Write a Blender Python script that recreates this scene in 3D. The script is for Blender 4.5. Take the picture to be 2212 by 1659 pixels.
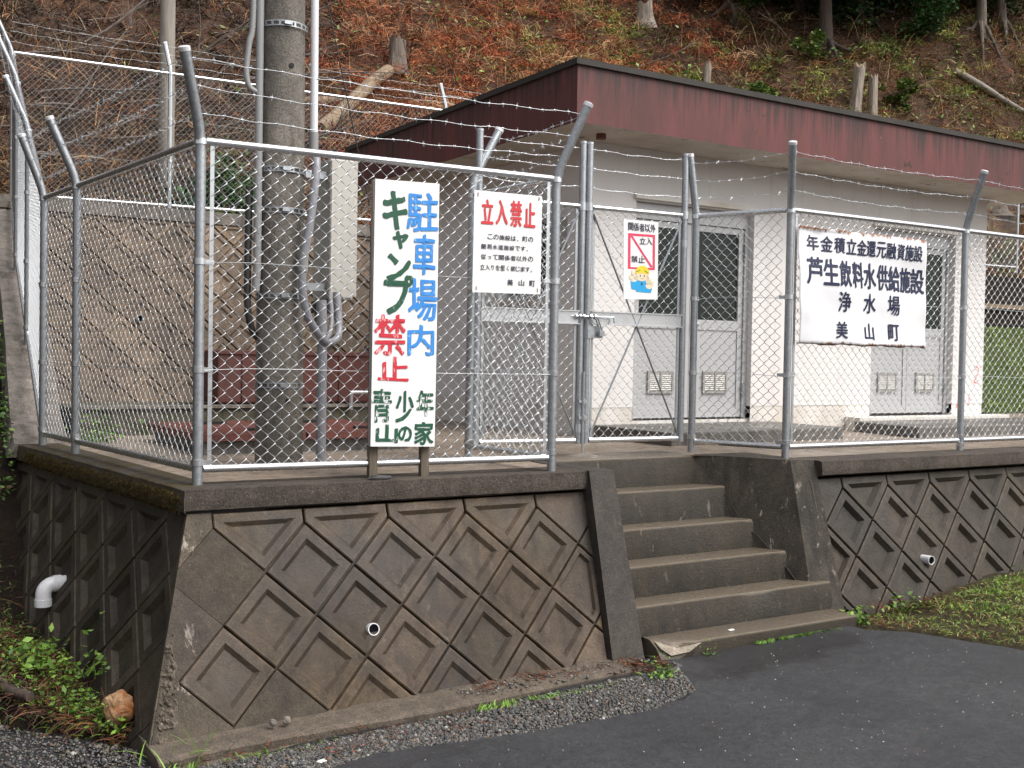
import bpy, bmesh, math, random
import numpy as np
from mathutils import Vector, Matrix, noise as mnoise
for o in list(bpy.data.objects): bpy.data.objects.remove(o)
SC = bpy.context.scene; COL = SC.collection
R = math.radians
rng = np.random.default_rng(7); random.seed(7)

# ------------------------------------------------------------------ camera
def make_camera():
    a, p, r = R(31.78), R(1.344), R(.988)
    F = Vector((math.sin(a)*math.cos(p), math.cos(a)*math.cos(p), -math.sin(p)))
    Rt = Vector((math.cos(a), -math.sin(a), 0)); U = Rt.cross(F)
    R2 = math.cos(r)*Rt + math.sin(r)*U; U2 = -math.sin(r)*Rt + math.cos(r)*U
    cd = bpy.data.cameras.new('camera'); cam = bpy.data.objects.new('camera', cd); COL.objects.link(cam)
    M = Matrix((R2, U2, -F)).transposed().to_4x4(); M.translation = Vector((0, 0, .71)); cam.matrix_world = M
    cd.sensor_fit = 'HORIZONTAL'; cd.sensor_width = 36; cd.lens = 36*2366/2212; cd.clip_end = 400; cd.clip_start = .05
    SC.camera = cam
make_camera()
# ------------------------------------------------------------------ light
SUN_EL, SUN_AZ = 50, 205      # overcast: one wide soft sun behind the camera, to its right
w = bpy.data.worlds.new('World'); SC.world = w; w.use_nodes = True
nt = w.node_tree; bgn = nt.nodes['Background']
sky = nt.nodes.new('ShaderNodeTexSky'); sky.sky_type = 'NISHITA'; sky.sun_disc = False
sky.sun_elevation = R(SUN_EL); sky.sun_rotation = R(SUN_AZ - 30); sky.air_density = 1.0; sky.dust_density = 6; sky.ozone_density = 1
hs = nt.nodes.new('ShaderNodeHueSaturation'); hs.inputs['Saturation'].default_value = .22
nt.links.new(sky.outputs[0], hs.inputs['Color']); nt.links.new(hs.outputs[0], bgn.inputs[0]); bgn.inputs[1].default_value = .15
sd = bpy.data.lights.new('sun', 'SUN'); sd.energy = 1.1; sd.angle = R(40); sd.color = (1, .96, .91)
so = bpy.data.objects.new('sun', sd); COL.objects.link(so)
_d = Vector((.42, -.62, .95)).normalized(); so.rotation_euler = _d.to_track_quat('Z', 'Y').to_euler()
sky.sun_elevation = math.asin(_d.z); sky.sun_rotation = math.atan2(_d.x, _d.y)
SC.view_settings.view_transform = 'Standard'; SC.view_settings.look = 'None'
SC.view_settings.exposure = 0.6; SC.view_settings.gamma = 1; SC.view_settings.use_curve_mapping = False

# ------------------------------------------------------------------ object helpers
def tag(o, label=None, cat=None, group=None, kind=None):
    if label: o['label'] = label
    if cat: o['category'] = cat
    if group: o['group'] = group
    if kind: o['kind'] = kind
    return o
def root(name, loc, label, cat, group=None):
    o = bpy.data.objects.new(name, None); COL.objects.link(o); o.location = loc; o.empty_display_size = .1
    return tag(o, label, cat, group)
class MB:
    """collects shapes (world coordinates) for one mesh"""
    def __init__(s): s.v = []; s.f = []; s.n = 0; s.col = []
    def add(s, V, Fc, col=None):
        V = np.asarray(V, float).reshape(-1, 3); s.v.append(V)
        s.f += [tuple(i+s.n for i in f) for f in Fc]
        s.n += len(V)
        s.col.append(np.tile(np.array(col if col is not None else (1, 1, 1)), (len(V), 1)) if np.ndim(col) < 2 else np.asarray(col))
        return s
    def box(s, c, d, rz=0, bev=0):
        c = np.array(c, float); h = np.array(d, float)/2
        P = np.array([[x, y, z] for z in (-1, 1) for x, y in ((-1, -1), (1, -1), (1, 1), (-1, 1))])*h
        if rz:
            k = np.array([[math.cos(rz), -math.sin(rz), 0], [math.sin(rz), math.cos(rz), 0], [0, 0, 1]]); P = P@k.T
        return s.add(P+c, [(3, 2, 1, 0), (4, 5, 6, 7), (0, 1, 5, 4), (1, 2, 6, 5), (2, 3, 7, 6), (3, 0, 4, 7)])
    def hexa(s, P): return s.add(P, [(3, 2, 1, 0), (4, 5, 6, 7), (0, 1, 5, 4), (1, 2, 6, 5), (2, 3, 7, 6), (3, 0, 4, 7)])
    def prism(s, poly, z0, z1):
        n = len(poly); V = [(x, y, z0) for x, y in poly]+[(x, y, z1) for x, y in poly]
        return s.add(V, [tuple(range(n-1, -1, -1)), tuple(range(n, 2*n))]+[(i, (i+1) % n, n+(i+1) % n, n+i) for i in range(n)])
    def tube(s, pts, r, seg=10, caps=True, col=None):
        P = np.asarray(pts, float); n = len(P); r = np.broadcast_to(np.asarray(r, float), (n,))
        T = np.empty_like(P); T[1:-1] = P[2:]-P[:-2]; T[0] = P[1]-P[0]; T[-1] = P[-1]-P[-2]
        T /= np.linalg.norm(T, axis=1)[:, None]+1e-12
        up = np.array([0, 0, 1.]) if abs(T[0, 2]) < .9 else np.array([1., 0, 0])
        N = np.empty_like(P); a = np.cross(T[0], up); a /= np.linalg.norm(a); N[0] = a
        for i in range(1, n):
            a = a-T[i]*(a@T[i]); a /= np.linalg.norm(a)+1e-12; N[i] = a
        B = np.cross(T, N); th = np.arange(seg)*2*np.pi/seg
        V = P[:, None]+r[:, None, None]*(np.cos(th)[None, :, None]*N[:, None]+np.sin(th)[None, :, None]*B[:, None])
        Fc = [(i*seg+j, i*seg+(j+1) % seg, (i+1)*seg+(j+1) % seg, (i+1)*seg+j) for i in range(n-1) for j in range(seg)]
        if caps: Fc += [tuple(range(seg-1, -1, -1)), tuple((n-1)*seg+j for j in range(seg))]
        return s.add(V.reshape(-1, 3), Fc, col)
    def build(s, name, mat, parent=None, smooth=False, weld=False):
        V = np.concatenate(s.v) if s.v else np.zeros((0, 3))
        if parent is not None:
            o_ = Vector(); q = parent
            while q: o_ += q.location; q = q.parent
            V = V-np.array(o_)
        me = bpy.data.meshes.new(name); me.from_pydata(V.tolist(), [], s.f)
        if any(np.any(c != 1) for c in s.col):
            C = np.concatenate(s.col); at = me.color_attributes.new('Col', 'FLOAT_COLOR', 'POINT')
            at.data.foreach_set('color', np.c_[C, np.ones(len(C))].ravel().astype(np.float32))
        if weld:
            bm = bmesh.new(); bm.from_mesh(me); bmesh.ops.remove_doubles(bm, verts=bm.verts, dist=5e-4); bm.to_mesh(me); bm.free()
        if smooth:
            me.polygons.foreach_set('use_smooth', [True]*len(me.polygons))
            if smooth == 'auto':
                me.set_sharp_from_angle(angle=R(40))
        me.materials.append(mat); me.update()
        o = bpy.data.objects.new(name, me); COL.objects.link(o)
        if parent is not None: o.parent = parent
        return o
def raw_mesh(name, V, idx, nper, mat, col=None, parent=None):
    """fast mesh: V (n,3), idx flat indices, nper corners per face"""
    me = bpy.data.meshes.new(name); V = np.ascontiguousarray(V, np.float32)
    if parent is not None: V = V-np.array(parent.location, np.float32)
    nf = len(idx)//nper
    me.vertices.add(len(V)); me.vertices.foreach_set('co', V.ravel())
    me.loops.add(len(idx)); me.loops.foreach_set('vertex_index', np.asarray(idx, np.int32))
    me.polygons.add(nf); me.polygons.foreach_set('loop_start', np.arange(nf, dtype=np.int32)*nper)
    me.update(calc_edges=True); me.validate()
    if col is not None:
        at = me.color_attributes.new('Col', 'FLOAT_COLOR', 'POINT'); at.data.foreach_set('color', np.c_[col, np.ones(len(col))].ravel().astype(np.float32))
    me.materials.append(mat); o = bpy.data.objects.new(name, me); COL.objects.link(o)
    if parent is not None: o.parent = parent
    return o

# ------------------------------------------------------------------ materials
class NT:
    def __init__(s, name):
        s.m = bpy.data.materials.new(name); s.m.use_nodes = True; s.t = s.m.node_tree
        s.b = s.t.nodes['Principled BSDF']; s._pos = None
    def n(s, typ): return s.t.nodes.new('ShaderNode'+typ)
    def set(s, sock, v):
        if isinstance(v, bpy.types.NodeSocket): s.t.links.new(v, sock)
        elif isinstance(v, (tuple, list)) and len(v) == 3 and sock.type == 'RGBA': sock.default_value = (*v, 1)
        else: sock.default_value = v
    def pos(s, sc=(1, 1, 1), local=False):
        if local: g = s.n('TexCoord').outputs['Object']
        else:
            if s._pos is None: s._pos = s.n('NewGeometry').outputs['Position']
            g = s._pos
        if sc == (1, 1, 1): return g
        m = s.n('VectorMath'); m.operation = 'MULTIPLY'; s.set(m.inputs[0], g); m.inputs[1].default_value = sc; return m.outputs[0]
    def noise(s, scale, detail=4, rough=.55, vec=None, dist=0, color=False):
        x = s.n('TexNoise'); s.set(x.inputs['Vector'], vec if vec is not None else s.pos()); x.inputs['Scale'].default_value = scale
        x.inputs['Detail'].default_value = detail; x.inputs['Roughness'].default_value = rough; x.inputs['Distortion'].default_value = dist
        return x.outputs[1 if color else 0]
    def voro(s, scale, vec=None, out=0, feat='F1'):
        x = s.n('TexVoronoi'); x.feature = feat; s.set(x.inputs['Vector'], vec if vec is not None else s.pos()); x.inputs['Scale'].default_value = scale; return x.outputs[out]
    def ramp(s, f, stops):
        x = s.n('ValToRGB'); s.set(x.inputs[0], f); e = x.color_ramp.elements
        while len(e) < len(stops): e.new(.5)
        for i, (p, c) in enumerate(stops):
            e[i].position = p; e[i].color = (*c, 1) if isinstance(c, tuple) else (c, c, c, 1)
        return x.outputs[0]
    def mix(s, f, a, b, mode='MIX'):
        x = s.n('MixRGB'); x.blend_type = mode; s.set(x.inputs[0], f); s.set(x.inputs[1], a); s.set(x.inputs[2], b); return x.outputs[0]
    def math(s, op, a, b=0., clamp=False):
        x = s.n('Math'); x.operation = op; x.use_clamp = clamp; s.set(x.inputs[0], a); s.set(x.inputs[1], b); return x.outputs[0]
    def attr(s, name='Col'):
        x = s.n('VertexColor'); x.layer_name = name; return x.outputs[0]
    def sep(s, v):
        x = s.n('SeparateXYZ'); s.set(x.inputs[0], v); return x.outputs
    def bump(s, h, st=.3, d=.01):
        x = s.n('Bump'); x.inputs['Strength'].default_value = st; x.inputs['Distance'].default_value = d; s.set(x.inputs['Height'], h)
        s.set(s.b.inputs['Normal'], x.outputs[0])
    def out(s, col=None, rough=None, metal=None, spec=None, **k):
        if col is not None: s.set(s.b.inputs['Base Color'], col)
        if rough is not None: s.set(s.b.inputs['Roughness'], rough)
        if metal is not None: s.set(s.b.inputs['Metallic'], metal)
        if spec is not None: s.set(s.b.inputs['Specular IOR Level'], spec)
        for kk, v in k.items(): s.set(s.b.inputs[kk], v)
        return s.m

def concrete(name, a, b, streak=(.03, .025, .02), streak_amt=.5, moss=None, damp=None, rough=.75, grain=.5, wet=0., eff=0., tone=False):
    t = NT(name)
    big = t.noise(1.6, 5, .6); col = t.mix(t.ramp(big, [(.3, 0.), (.7, 1.)]), a, b)
    st = t.noise(3., 4, .6, t.pos((3.2, 3.2, .45))); f = t.ramp(st, [(.48, 0.), (.68, 1.)])
    col = t.mix(t.math('MULTIPLY', f, streak_amt), col, streak)
    mid = t.noise(13, 7, .78); col = t.mix(.8, col, t.ramp(mid, [(.32, .55), (.68, 1.5)]), 'MULTIPLY')
    fine = t.noise(110, 3, .85); col = t.mix(min(1., grain*1.2), col, t.ramp(fine, [(.33, .45), (.67, 1.6)]), 'MULTIPLY')
    sp = t.voro(70); col = t.mix(t.math('MULTIPLY', t.ramp(sp, [(.0, 1.), (.20, 0.)]), min(1., grain*.8)), col, (.32, .28, .24))
    if damp:  # broad dark damp stains
        dn = t.ramp(t.noise(.75, 5, .6), [(.47, 0.), (.60, 1.)]); col = t.mix(t.math('MULTIPLY', dn, .55), col, damp)
    if eff:   # pale lime runs and scrapes
        e = t.noise(7, 6, .75, t.pos((1.6, 1.6, .7)), .4); e2 = t.noise(1.3, 2, .5)
        f = t.math('MULTIPLY', t.ramp(e, [(.60, 0.), (.66, 1.)]), t.ramp(e2, [(.45, 0.), (.6, 1.)]))
        col = t.mix(t.math('MULTIPLY', f, eff), col, (.42, .36, .31))
    if moss:
        mm = t.noise(5, 6, .7); col = t.mix(t.ramp(mm, [(moss[1], 0.), (moss[1]+.16, 1.)]), col, moss[0])
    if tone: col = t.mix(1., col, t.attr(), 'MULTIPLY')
    r = rough
    r = t.math('ADD', rough, 0.)
    if wet: r = t.ramp(t.noise(1.1, 4, .6), [(.4, rough), (.6, rough-wet)])
    t.bump(t.math('ADD', t.noise(60, 4, .8), t.math('MULTIPLY', t.noise(9, 3), .6)), min(1., .5+.3*grain), .009)
    return t.out(col, r, spec=.35)

M = {}
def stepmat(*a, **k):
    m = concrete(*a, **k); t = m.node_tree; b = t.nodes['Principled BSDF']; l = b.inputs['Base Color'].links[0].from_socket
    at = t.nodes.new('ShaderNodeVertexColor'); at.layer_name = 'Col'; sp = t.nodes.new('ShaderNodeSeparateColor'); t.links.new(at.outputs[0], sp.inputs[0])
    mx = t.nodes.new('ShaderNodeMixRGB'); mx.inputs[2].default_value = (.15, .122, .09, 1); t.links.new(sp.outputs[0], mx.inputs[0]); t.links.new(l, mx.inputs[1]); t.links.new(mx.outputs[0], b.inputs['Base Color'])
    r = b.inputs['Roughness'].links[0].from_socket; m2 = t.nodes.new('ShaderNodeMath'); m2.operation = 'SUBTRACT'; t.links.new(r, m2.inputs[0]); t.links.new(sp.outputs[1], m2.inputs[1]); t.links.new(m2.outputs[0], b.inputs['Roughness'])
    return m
M['wall_conc'] = concrete('wet_retaining_concrete', (.092, .064, .038), (.050, .037, .026), streak=(.017, .012, .008), streak_amt=.65, damp=(.030, .028, .028), wet=.28, rough=.72, eff=.12, tone=True)
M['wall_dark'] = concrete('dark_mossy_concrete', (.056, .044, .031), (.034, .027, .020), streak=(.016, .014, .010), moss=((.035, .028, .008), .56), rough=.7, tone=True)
M['wall_right'] = concrete('dark_wet_concrete', (.056, .043, .030), (.032, .027, .022), streak=(.016, .014, .012), streak_amt=.5, wet=.25, rough=.65, tone=True)
M['corner'] = concrete('corner_concrete', (.088, .070, .050), (.050, .041, .032), streak_amt=.45, eff=.9, rough=.75, tone=True)
M['coping'] = concrete('coping_concrete', (.078, .062, .049), (.038, .031, .026), streak_amt=.5, grain=1.9, rough=.85)
M['coping_moss'] = concrete('mossy_coping', (.085, .072, .058), (.05, .043, .034), moss=((.05, .035, .008), .44), grain=1.0, rough=.9)
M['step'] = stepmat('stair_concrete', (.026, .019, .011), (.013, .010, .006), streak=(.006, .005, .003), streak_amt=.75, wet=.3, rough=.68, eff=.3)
M['cheek'] = concrete('cheek_concrete', (.056, .047, .040), (.034, .029, .025), streak_amt=.3, eff=.15, rough=.7)
M['cheek_stain'] = concrete('stained_cheek', (.060, .048, .036), (.032, .026, .019), streak=(.014, .011, .008), streak_amt=.9, eff=1., rough=.65)
M['chip'] = concrete('broken_concrete', (.34, .29, .23), (.24, .20, .16), rough=.9)
M['floor'] = concrete('yard_concrete', (.30, .24, .185), (.21, .17, .135), streak=(.08, .065, .05), streak_amt=.5, wet=.4, rough=.75)
M['slab'] = concrete('slab_concrete', (.17, .155, .14), (.10, .092, .083), streak=(.03, .028, .025), streak_amt=.7, wet=.35, rough=.65)
M['footing'] = concrete('footing_concrete', (.125, .10, .075), (.085, .068, .053), grain=1.0, rough=.85, streak_amt=.2)
M['rear_wall'] = concrete('rear_wall_concrete', (.19, .14, .10), (.11, .083, .062), streak=(.05, .038, .028), streak_amt=.45, rough=.8, tone=True)
M['rear_moss'] = concrete('mossy_curb', (.12, .10, .08), (.07, .06, .045), moss=((.035, .04, .012), .47), rough=.85)
M['ledge'] = concrete('pale_ledge', (.21, .185, .16), (.15, .13, .115), rough=.85, grain=.9)
M['pole_conc'] = concrete('pole_concrete', (.20, .178, .152), (.11, .098, .083), streak=(.06, .052, .042), streak_amt=.7, rough=.6, grain=.7)

def steel(name, base=(.56, .58, .60), rough=.36, metal=.9, spang=.16):
    t = NT(name); v = t.voro(70, out=1)
    x = t.n('RGBToBW'); t.set(x.inputs[0], v)
    col = t.mix(spang, base, t.ramp(x.outputs[0], [(0., .2), (1., .75)]), 'OVERLAY')
    rr = t.math('ADD', t.math('MULTIPLY', t.noise(20, 3), .22), rough-.11)
    return t.out(col, rr, metal)
M['galv'] = steel('galvanised_steel')
M['galv_dull'] = steel('galvanised_post', (.42, .44, .46), .42, .85, .3)
M['wire'] = steel('galvanised_wire', (.62, .64, .66), .34, .85, .05)
M['wire_far'] = steel('far_fence_wire', (.6, .61, .62), .38, .8, .05)
M['rail'] = steel('bright_rail', (.72, .73, .75), .27, .92, .08)
M['cap'] = NT('zinc_cap').out((.8, .8, .82), .35, .4)
M['alu'] = NT('grey_aluminium').out((.47, .47, .475), .42, .2)
M['alu_dark'] = NT('bronze_louvre').out((.36, .35, .33), .45, .3)
M['louvre'] = NT('cream_louvre_slats').out((.60, .58, .54), .5)
M['dark_gap'] = NT('dark_gap').out((.012, .011, .01), .8)
M['glass'] = NT('dark_door_glass').out((.024, .032, .029), .08, 0, .22)
M['pvc'] = NT('white_pvc').out((.68, .68, .70), .3)
M['pvc_grey'] = NT('grey_pvc').out((.24, .24, .26), .38)
M['pvc_in'] = NT('pipe_shade_black').out((.006, .006, .008), 1., spec=0.)
M['cable'] = NT('black_cable').out((.03, .028, .028), .5)
M['grey_cable'] = NT('grey_conduit').out((.25, .25, .25), .5)

def weathered(name, base, dirt, scale=2, amt=.5, rough=.5, speck=None, metal=0):
    t = NT(name); f = t.ramp(t.noise(scale, 5, .65, t.pos((1, 1, .4))), [(.45, 0.), (.75, 1.)])
    col = t.mix(t.math('MULTIPLY', f, amt), base, dirt)
    if speck: col = t.mix(t.ramp(t.noise(speck[0], 4, .8), [(speck[1], 0.), (speck[1]+.05, 1.)]), col, speck[2])
    t.bump(t.noise(90, 3), .12, .003); return t.out(col, rough, metal)
def plaster():
    t = NT('white_sprayed_plaster'); f = t.ramp(t.noise(1.2, 5, .6, t.pos((1, 1, .5))), [(.42, 0.), (.8, 1.)])
    col = t.mix(t.math('MULTIPLY', f, .35), (.74, .715, .70), (.58, .54, .50))
    st = t.noise(2.2, 5, .65, t.pos((3.2, 3.2, .16))); col = t.mix(t.math('MULTIPLY', t.ramp(st, [(.55, 0.), (.75, 1.)]), .35), col, (.46, .41, .36))
    t.bump(t.noise(75, 4, .7), .25, .004); return t.out(col, .8, spec=.25)
M['plaster'] = plaster()
M['plinth'] = weathered('stained_plinth', (.70, .67, .63), (.48, .41, .32), 2.5, .8, .8)
def fascia():
    t = NT('faded_red_fascia')
    v = t.noise(1.5, 7, .7, t.pos((2.0, 2.0, .35))); f = t.ramp(v, [(.38, 0.), (.62, 1.)])
    col = t.mix(f, (.145, .040, .037), (.085, .030, .027))
    g = t.noise(2.2, 6, .7, t.pos((3, 3, .5))); col = t.mix(t.math('MULTIPLY', t.ramp(g, [(.53, 0.), (.68, 1.)]), .65), col, (.050, .030, .028))
    z = t.sep(t.pos())[2]; blotch = t.noise(6, 5, .7); top = t.math('MULTIPLY', t.ramp(blotch, [(.60, 0.), (.68, 1.)]), t.ramp(t.noise(.9, 2), [(.5, 0.), (.6, 1.)]))
    col = t.mix(t.math('MULTIPLY', top, .85), col, (.028, .020, .014))
    zz = t.math('SUBTRACT', t.math('MULTIPLY', z, 2.), 5.4); drip = t.noise(5, 4, .7, t.pos((3.5, 3.5, .12))); col = t.mix(t.math('MULTIPLY', t.ramp(t.math('ADD', t.math('MULTIPLY', zz, .30), drip), [(.66, 0.), (.84, 1.)]), .8), col, (.026, .018, .016))
    pale = t.noise(9, 5, .75); col = t.mix(t.math('MULTIPLY', t.ramp(pale, [(.68, 0.), (.74, 1.)]), .5), col, (.30, .15, .14))
    t.bump(t.noise(40, 3), .15, .004); return t.out(col, .7)
M['fascia'] = fascia()
M['roofcap'] = weathered('mossy_roof_edge', (.040, .034, .030), (.022, .020, .014), 4, .8, .8)
M['soffit'] = weathered('peeling_soffit', (.55, .50, .44), (.34, .27, .21), 1.6, .8, .85, (3, .62, (.20, .13, .08)))
M['rust_plate'] = weathered('red_oxide_plate', (.15, .045, .032), (.07, .03, .024), 5, .9, .6)
M['rust_box'] = weathered('red_brown_tank', (.105, .028, .020), (.055, .020, .016), 3, .9, .6)
M['cabinet'] = weathered('beige_cabinet', (.46, .44, .40), (.34, .31, .27), 3, .5, .45, (14, .68, (.2, .16, .12)))
M['sign_white'] = weathered('white_sign_paint', (.84, .84, .83), (.72, .70, .68), 3, .5, .35)
M['sign_back'] = NT('sign_frame').out((.30, .27, .25), .6)
def rusty_sign():
    t = NT('rusty_edged_sign'); z = t.sep(t.pos())[2]
    edge = t.math('SUBTRACT', 1., t.math('MULTIPLY', t.math('MINIMUM', t.math('ABSOLUTE', t.math('SUBTRACT', z, 1.722)), t.math('ABSOLUTE', t.math('SUBTRACT', z, .853))), 16.), True)
    n = t.noise(14, 5, .7, t.pos((1, 1, .35))); f = t.ramp(t.math('ADD', t.math('MULTIPLY', edge, .36), t.math('MULTIPLY', n, .72)), [(.62, 0.), (.72, 1.)])
    col = t.mix(t.ramp(t.noise(2.5, 4), [(.5, 0.), (.8, 1.)]), (.80, .80, .82), (.66, .65, .66))
    return t.out(t.mix(f, col, (.22, .08, .03)), .38)
M['sign_rust'] = rusty_sign()
def paint(name, col, wear=.0, pale=(.8, .8, .8), th=.56):
    t = NT(name)
    c = col
    if wear: c = t.mix(t.math('MULTIPLY', t.ramp(t.noise(38, 4, .7, t.pos((1, 1, .45))), [(th, 0.), (th+.07, 1.)]), wear), col, pale)
    return t.out(c, .45)
M['p_blue'] = paint('blue_brush_paint', (.035, .25, .68), .75, (.35, .6, .85), .58)
M['p_green'] = paint('green_brush_paint', (.012, .085, .045), .35, (.45, .55, .5), .63)
M['p_green_worn'] = paint('worn_green_paint', (.012, .085, .045), 1., (.82, .83, .82), .535)
M['p_red'] = paint('red_brush_paint', (.58, .025, .045), .85, (.85, .5, .5), .55)
M['p_red_print'] = paint('red_print', (.62, .035, .045), .35, (.75, .25, .25), .6)
M['p_red_frame'] = paint('red_frame_print', (.72, .045, .12))
M['p_black'] = paint('dark_print', (.022, .02, .05))
M['p_navy'] = paint('navy_print', (.012, .018, .06), .5, (.3, .3, .35), .66)
M['p_yellow'] = paint('yellow_print', (.80, .62, .03)); M['p_skin'] = paint('pale_print', (.80, .68, .48)); M['p_cyan'] = paint('light_blue_print', (.02, .36, .72))
M['p_mark'] = paint('faded_red_marks', (.72, .10, .10), .7, (.8, .75, .75), .52)
def wood(name, a, b, sc=(14, 14, 1.2), rough=.8):
    t = NT(name); n = t.noise(2, 5, .65, t.pos(sc, True), .3); col = t.mix(t.ramp(n, [(.35, 0.), (.65, 1.)]), a, b)
    t.bump(n, .6, .012); return t.out(col, rough)
M['leg_wood'] = wood('weathered_leg_wood', (.15, .12, .085), (.07, .055, .04))
M['stump'] = wood('grey_stump_bark', (.19, .155, .125), (.07, .05, .04))
M['stump_pale'] = wood('pale_stump', (.34, .29, .24), (.14, .11, .085))
M['log'] = wood('bare_log', (.30, .22, .14), (.15, .105, .07), (6, 6, 6))
M['bark'] = wood('cedar_bark', (.085, .055, .042), (.035, .025, .02))
M['pole_wood'] = wood('grey_wood_pole', (.30, .27, .23), (.19, .165, .14))
def vcol(name, rough=.7, trans=0, spec=.3, mult=None):
    t = NT(name); m = t.out(t.attr(), rough, spec=spec)
    if trans: t.b.inputs['Transmission Weight'].default_value = 0
    return m
M['litter'] = vcol('dead_bracken', .85, spec=.1); M['leaf'] = vcol('leaf', .5, spec=.3); M['stone'] = vcol('gravel_stones', .8)
def soil(name, a, b, c_, sc=1.):
    t = NT(name); col = t.mix(t.ramp(t.noise(.8*sc, 6, .7), [(.35, 0.), (.65, 1.)]), a, b)
    col = t.mix(t.ramp(t.noise(5*sc, 6, .75), [(.5, 0.), (.7, 1.)]), col, c_)
    col = t.mix(.5, col, t.ramp(t.noise(60*sc, 3, .7), [(.3, .2), (.7, .8)]), 'OVERLAY')
    t.bump(t.noise(18*sc, 6, .8), 1., .06); return t.out(col, .9, spec=.15)
M['hill'] = soil('forest_slope_soil', (.10, .052, .034), (.06, .038, .027), (.16, .095, .06))
M['bank'] = soil('leafy_bank_soil', (.042, .030, .022), (.028, .022, .017), (.06, .04, .028), 2.)
M['gravel_bed'] = soil('gravel_bed', (.085, .085, .085), (.06, .06, .062), (.12, .11, .10), 6.)
M['grass_bank'] = soil('grass_bank_soil', (.09, .13, .03), (.06, .09, .025), (.13, .12, .05), 3.)
M['verge'] = soil('verge_soil', (.11, .085, .055), (.075, .06, .035), (.12, .13, .045), 4.)
def asphalt():
    t = NT('damp_asphalt'); big = t.noise(.9, 5, .6); col = t.mix(t.ramp(big, [(.35, 0.), (.68, 1.)]), (.040, .040, .043), (.027, .027, .030))
    g = t.noise(120, 4, .9); col = t.mix(.9, col, t.ramp(g, [(.34, .35), (.66, 1.75)]), 'MULTIPLY'); g1 = t.noise(46, 4, .8); col = t.mix(.8, col, t.ramp(g1, [(.34, .6), (.66, 1.45)]), 'MULTIPLY'); g2 = t.noise(14, 6, .75); col = t.mix(.8, col, t.ramp(g2, [(.35, .75), (.65, 1.3)]), 'MULTIPLY')
    sp = t.voro(42); col = t.mix(t.math('MULTIPLY', t.ramp(sp, [(.0, 1.), (.05, 0.)]), .4), col, (.24, .21, .19))
    sp2 = t.voro(13); col = t.mix(t.math('MULTIPLY', t.ramp(sp2, [(.0, 1.), (.03, 0.)]), .8), col, (.25, .13, .08))
    # damp patch below the steps, puddle edge broken by noise
    sv = t.n('VectorMath'); sv.operation = 'DISTANCE'; t.set(sv.inputs[0], t.pos((.42, 1., 0.))); sv.inputs[1].default_value = (5.05*.42, 5.0, 0)
    damp = t.ramp(t.math('ADD', sv.outputs['Value'], t.math('MULTIPLY', t.math('SUBTRACT', t.noise(2.6, 5, .65), .5), .9)), [(.22, 1.), (.42, 0.)])
    col = t.mix(t.math('MULTIPLY', damp, .55), col, (.016, .015, .015))
    wet = t.math('SUBTRACT', t.ramp(t.noise(1.4, 4, .6, t.pos((.6, 1.6, 1))), [(.42, .66), (.66, .40)]), t.math('MULTIPLY', damp, .22))
    t.bump(t.noise(150, 3, .9), .8, .006); return t.out(col, wet, spec=.4)
M['asphalt'] = asphalt()

# ------------------------------------------------------------------ ground
def gz(x): return -1.20+.03*(min(max(x, 1.), 5.5)-2.2)
def sm(a, b, x):
    t = np.clip((x-a)/(b-a), 0, 1); return t*t*(3-2*t)
def grid(name, xs, ys, fz, mat, kind='structure', mask=None):
    X, Y = np.meshgrid(xs, ys); Z = fz(X, Y); V = np.stack([X, Y, Z], -1).reshape(-1, 3); nx, ny = len(xs), len(ys)
    i = np.arange(ny-1)[:, None]*nx+np.arange(nx-1)[None]; q = np.stack([i, i+1, i+nx+1, i+nx], -1).reshape(-1, 4)
    if mask is not None:
        c = V[q].mean(1); q = q[mask(c[:, 0], c[:, 1])]
    o = raw_mesh(name, V, q.ravel(), 4, mat); o.data.polygons.foreach_set('use_smooth', [True]*len(q)); tag(o, kind=kind); return o
def vnoise(X, Y, sc, seed=0, octs=4):
    sh = X.shape; out = np.zeros(X.size); xf, yf = X.ravel()*sc+seed*7.3, Y.ravel()*sc-seed*3.1
    for k in range(xf.size):
        out[k] = mnoise.fractal(Vector((xf[k], yf[k], seed)), 1., 2., octs)
    return out.reshape(sh)
# far ground, one sheet
MB().add([(-120, -120, -1.32), (160, -120, -1.32), (160, 160, -1.32), (-120, 160, -1.32)], [(0, 1, 2, 3)]).build('ground', M['bank'])['kind'] = 'structure'
grid('gravel_shoulder', np.linspace(-3, 6.2, 60), np.linspace(1.5, 7.4, 60), lambda X, Y: np.vectorize(gz)(X)+.004+.006*np.sin(X*5+Y*3)-.14*np.exp(-((X-1.15)**2+(Y-5.5)**2)/.012), M['gravel_bed'], mask=lambda x, y: (x < 4.38) & (y < np.where(x < 1.28, 9, 5.5)))
ASPH = [(-6, -3), (-6, 1.2), (1.05, 4.35), (1.5, 4.6), (1.93, 4.71), (2.2, 4.77), (2.58, 4.69), (3.01, 4.6), (3.35, 4.55), (3.72, 4.52), (3.95, 4.54), (4.09, 4.61), (4.17, 4.73), (4.22, 4.9), (4.29, 5.2), (4.3, 5.6), (5.98, 5.6), (5.94, 5.14), (5.95, 4.98), (6.17, 4.83), (6.32, 4.45), (6.44, 4.15), (9, 1.), (9, -3)]
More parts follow.
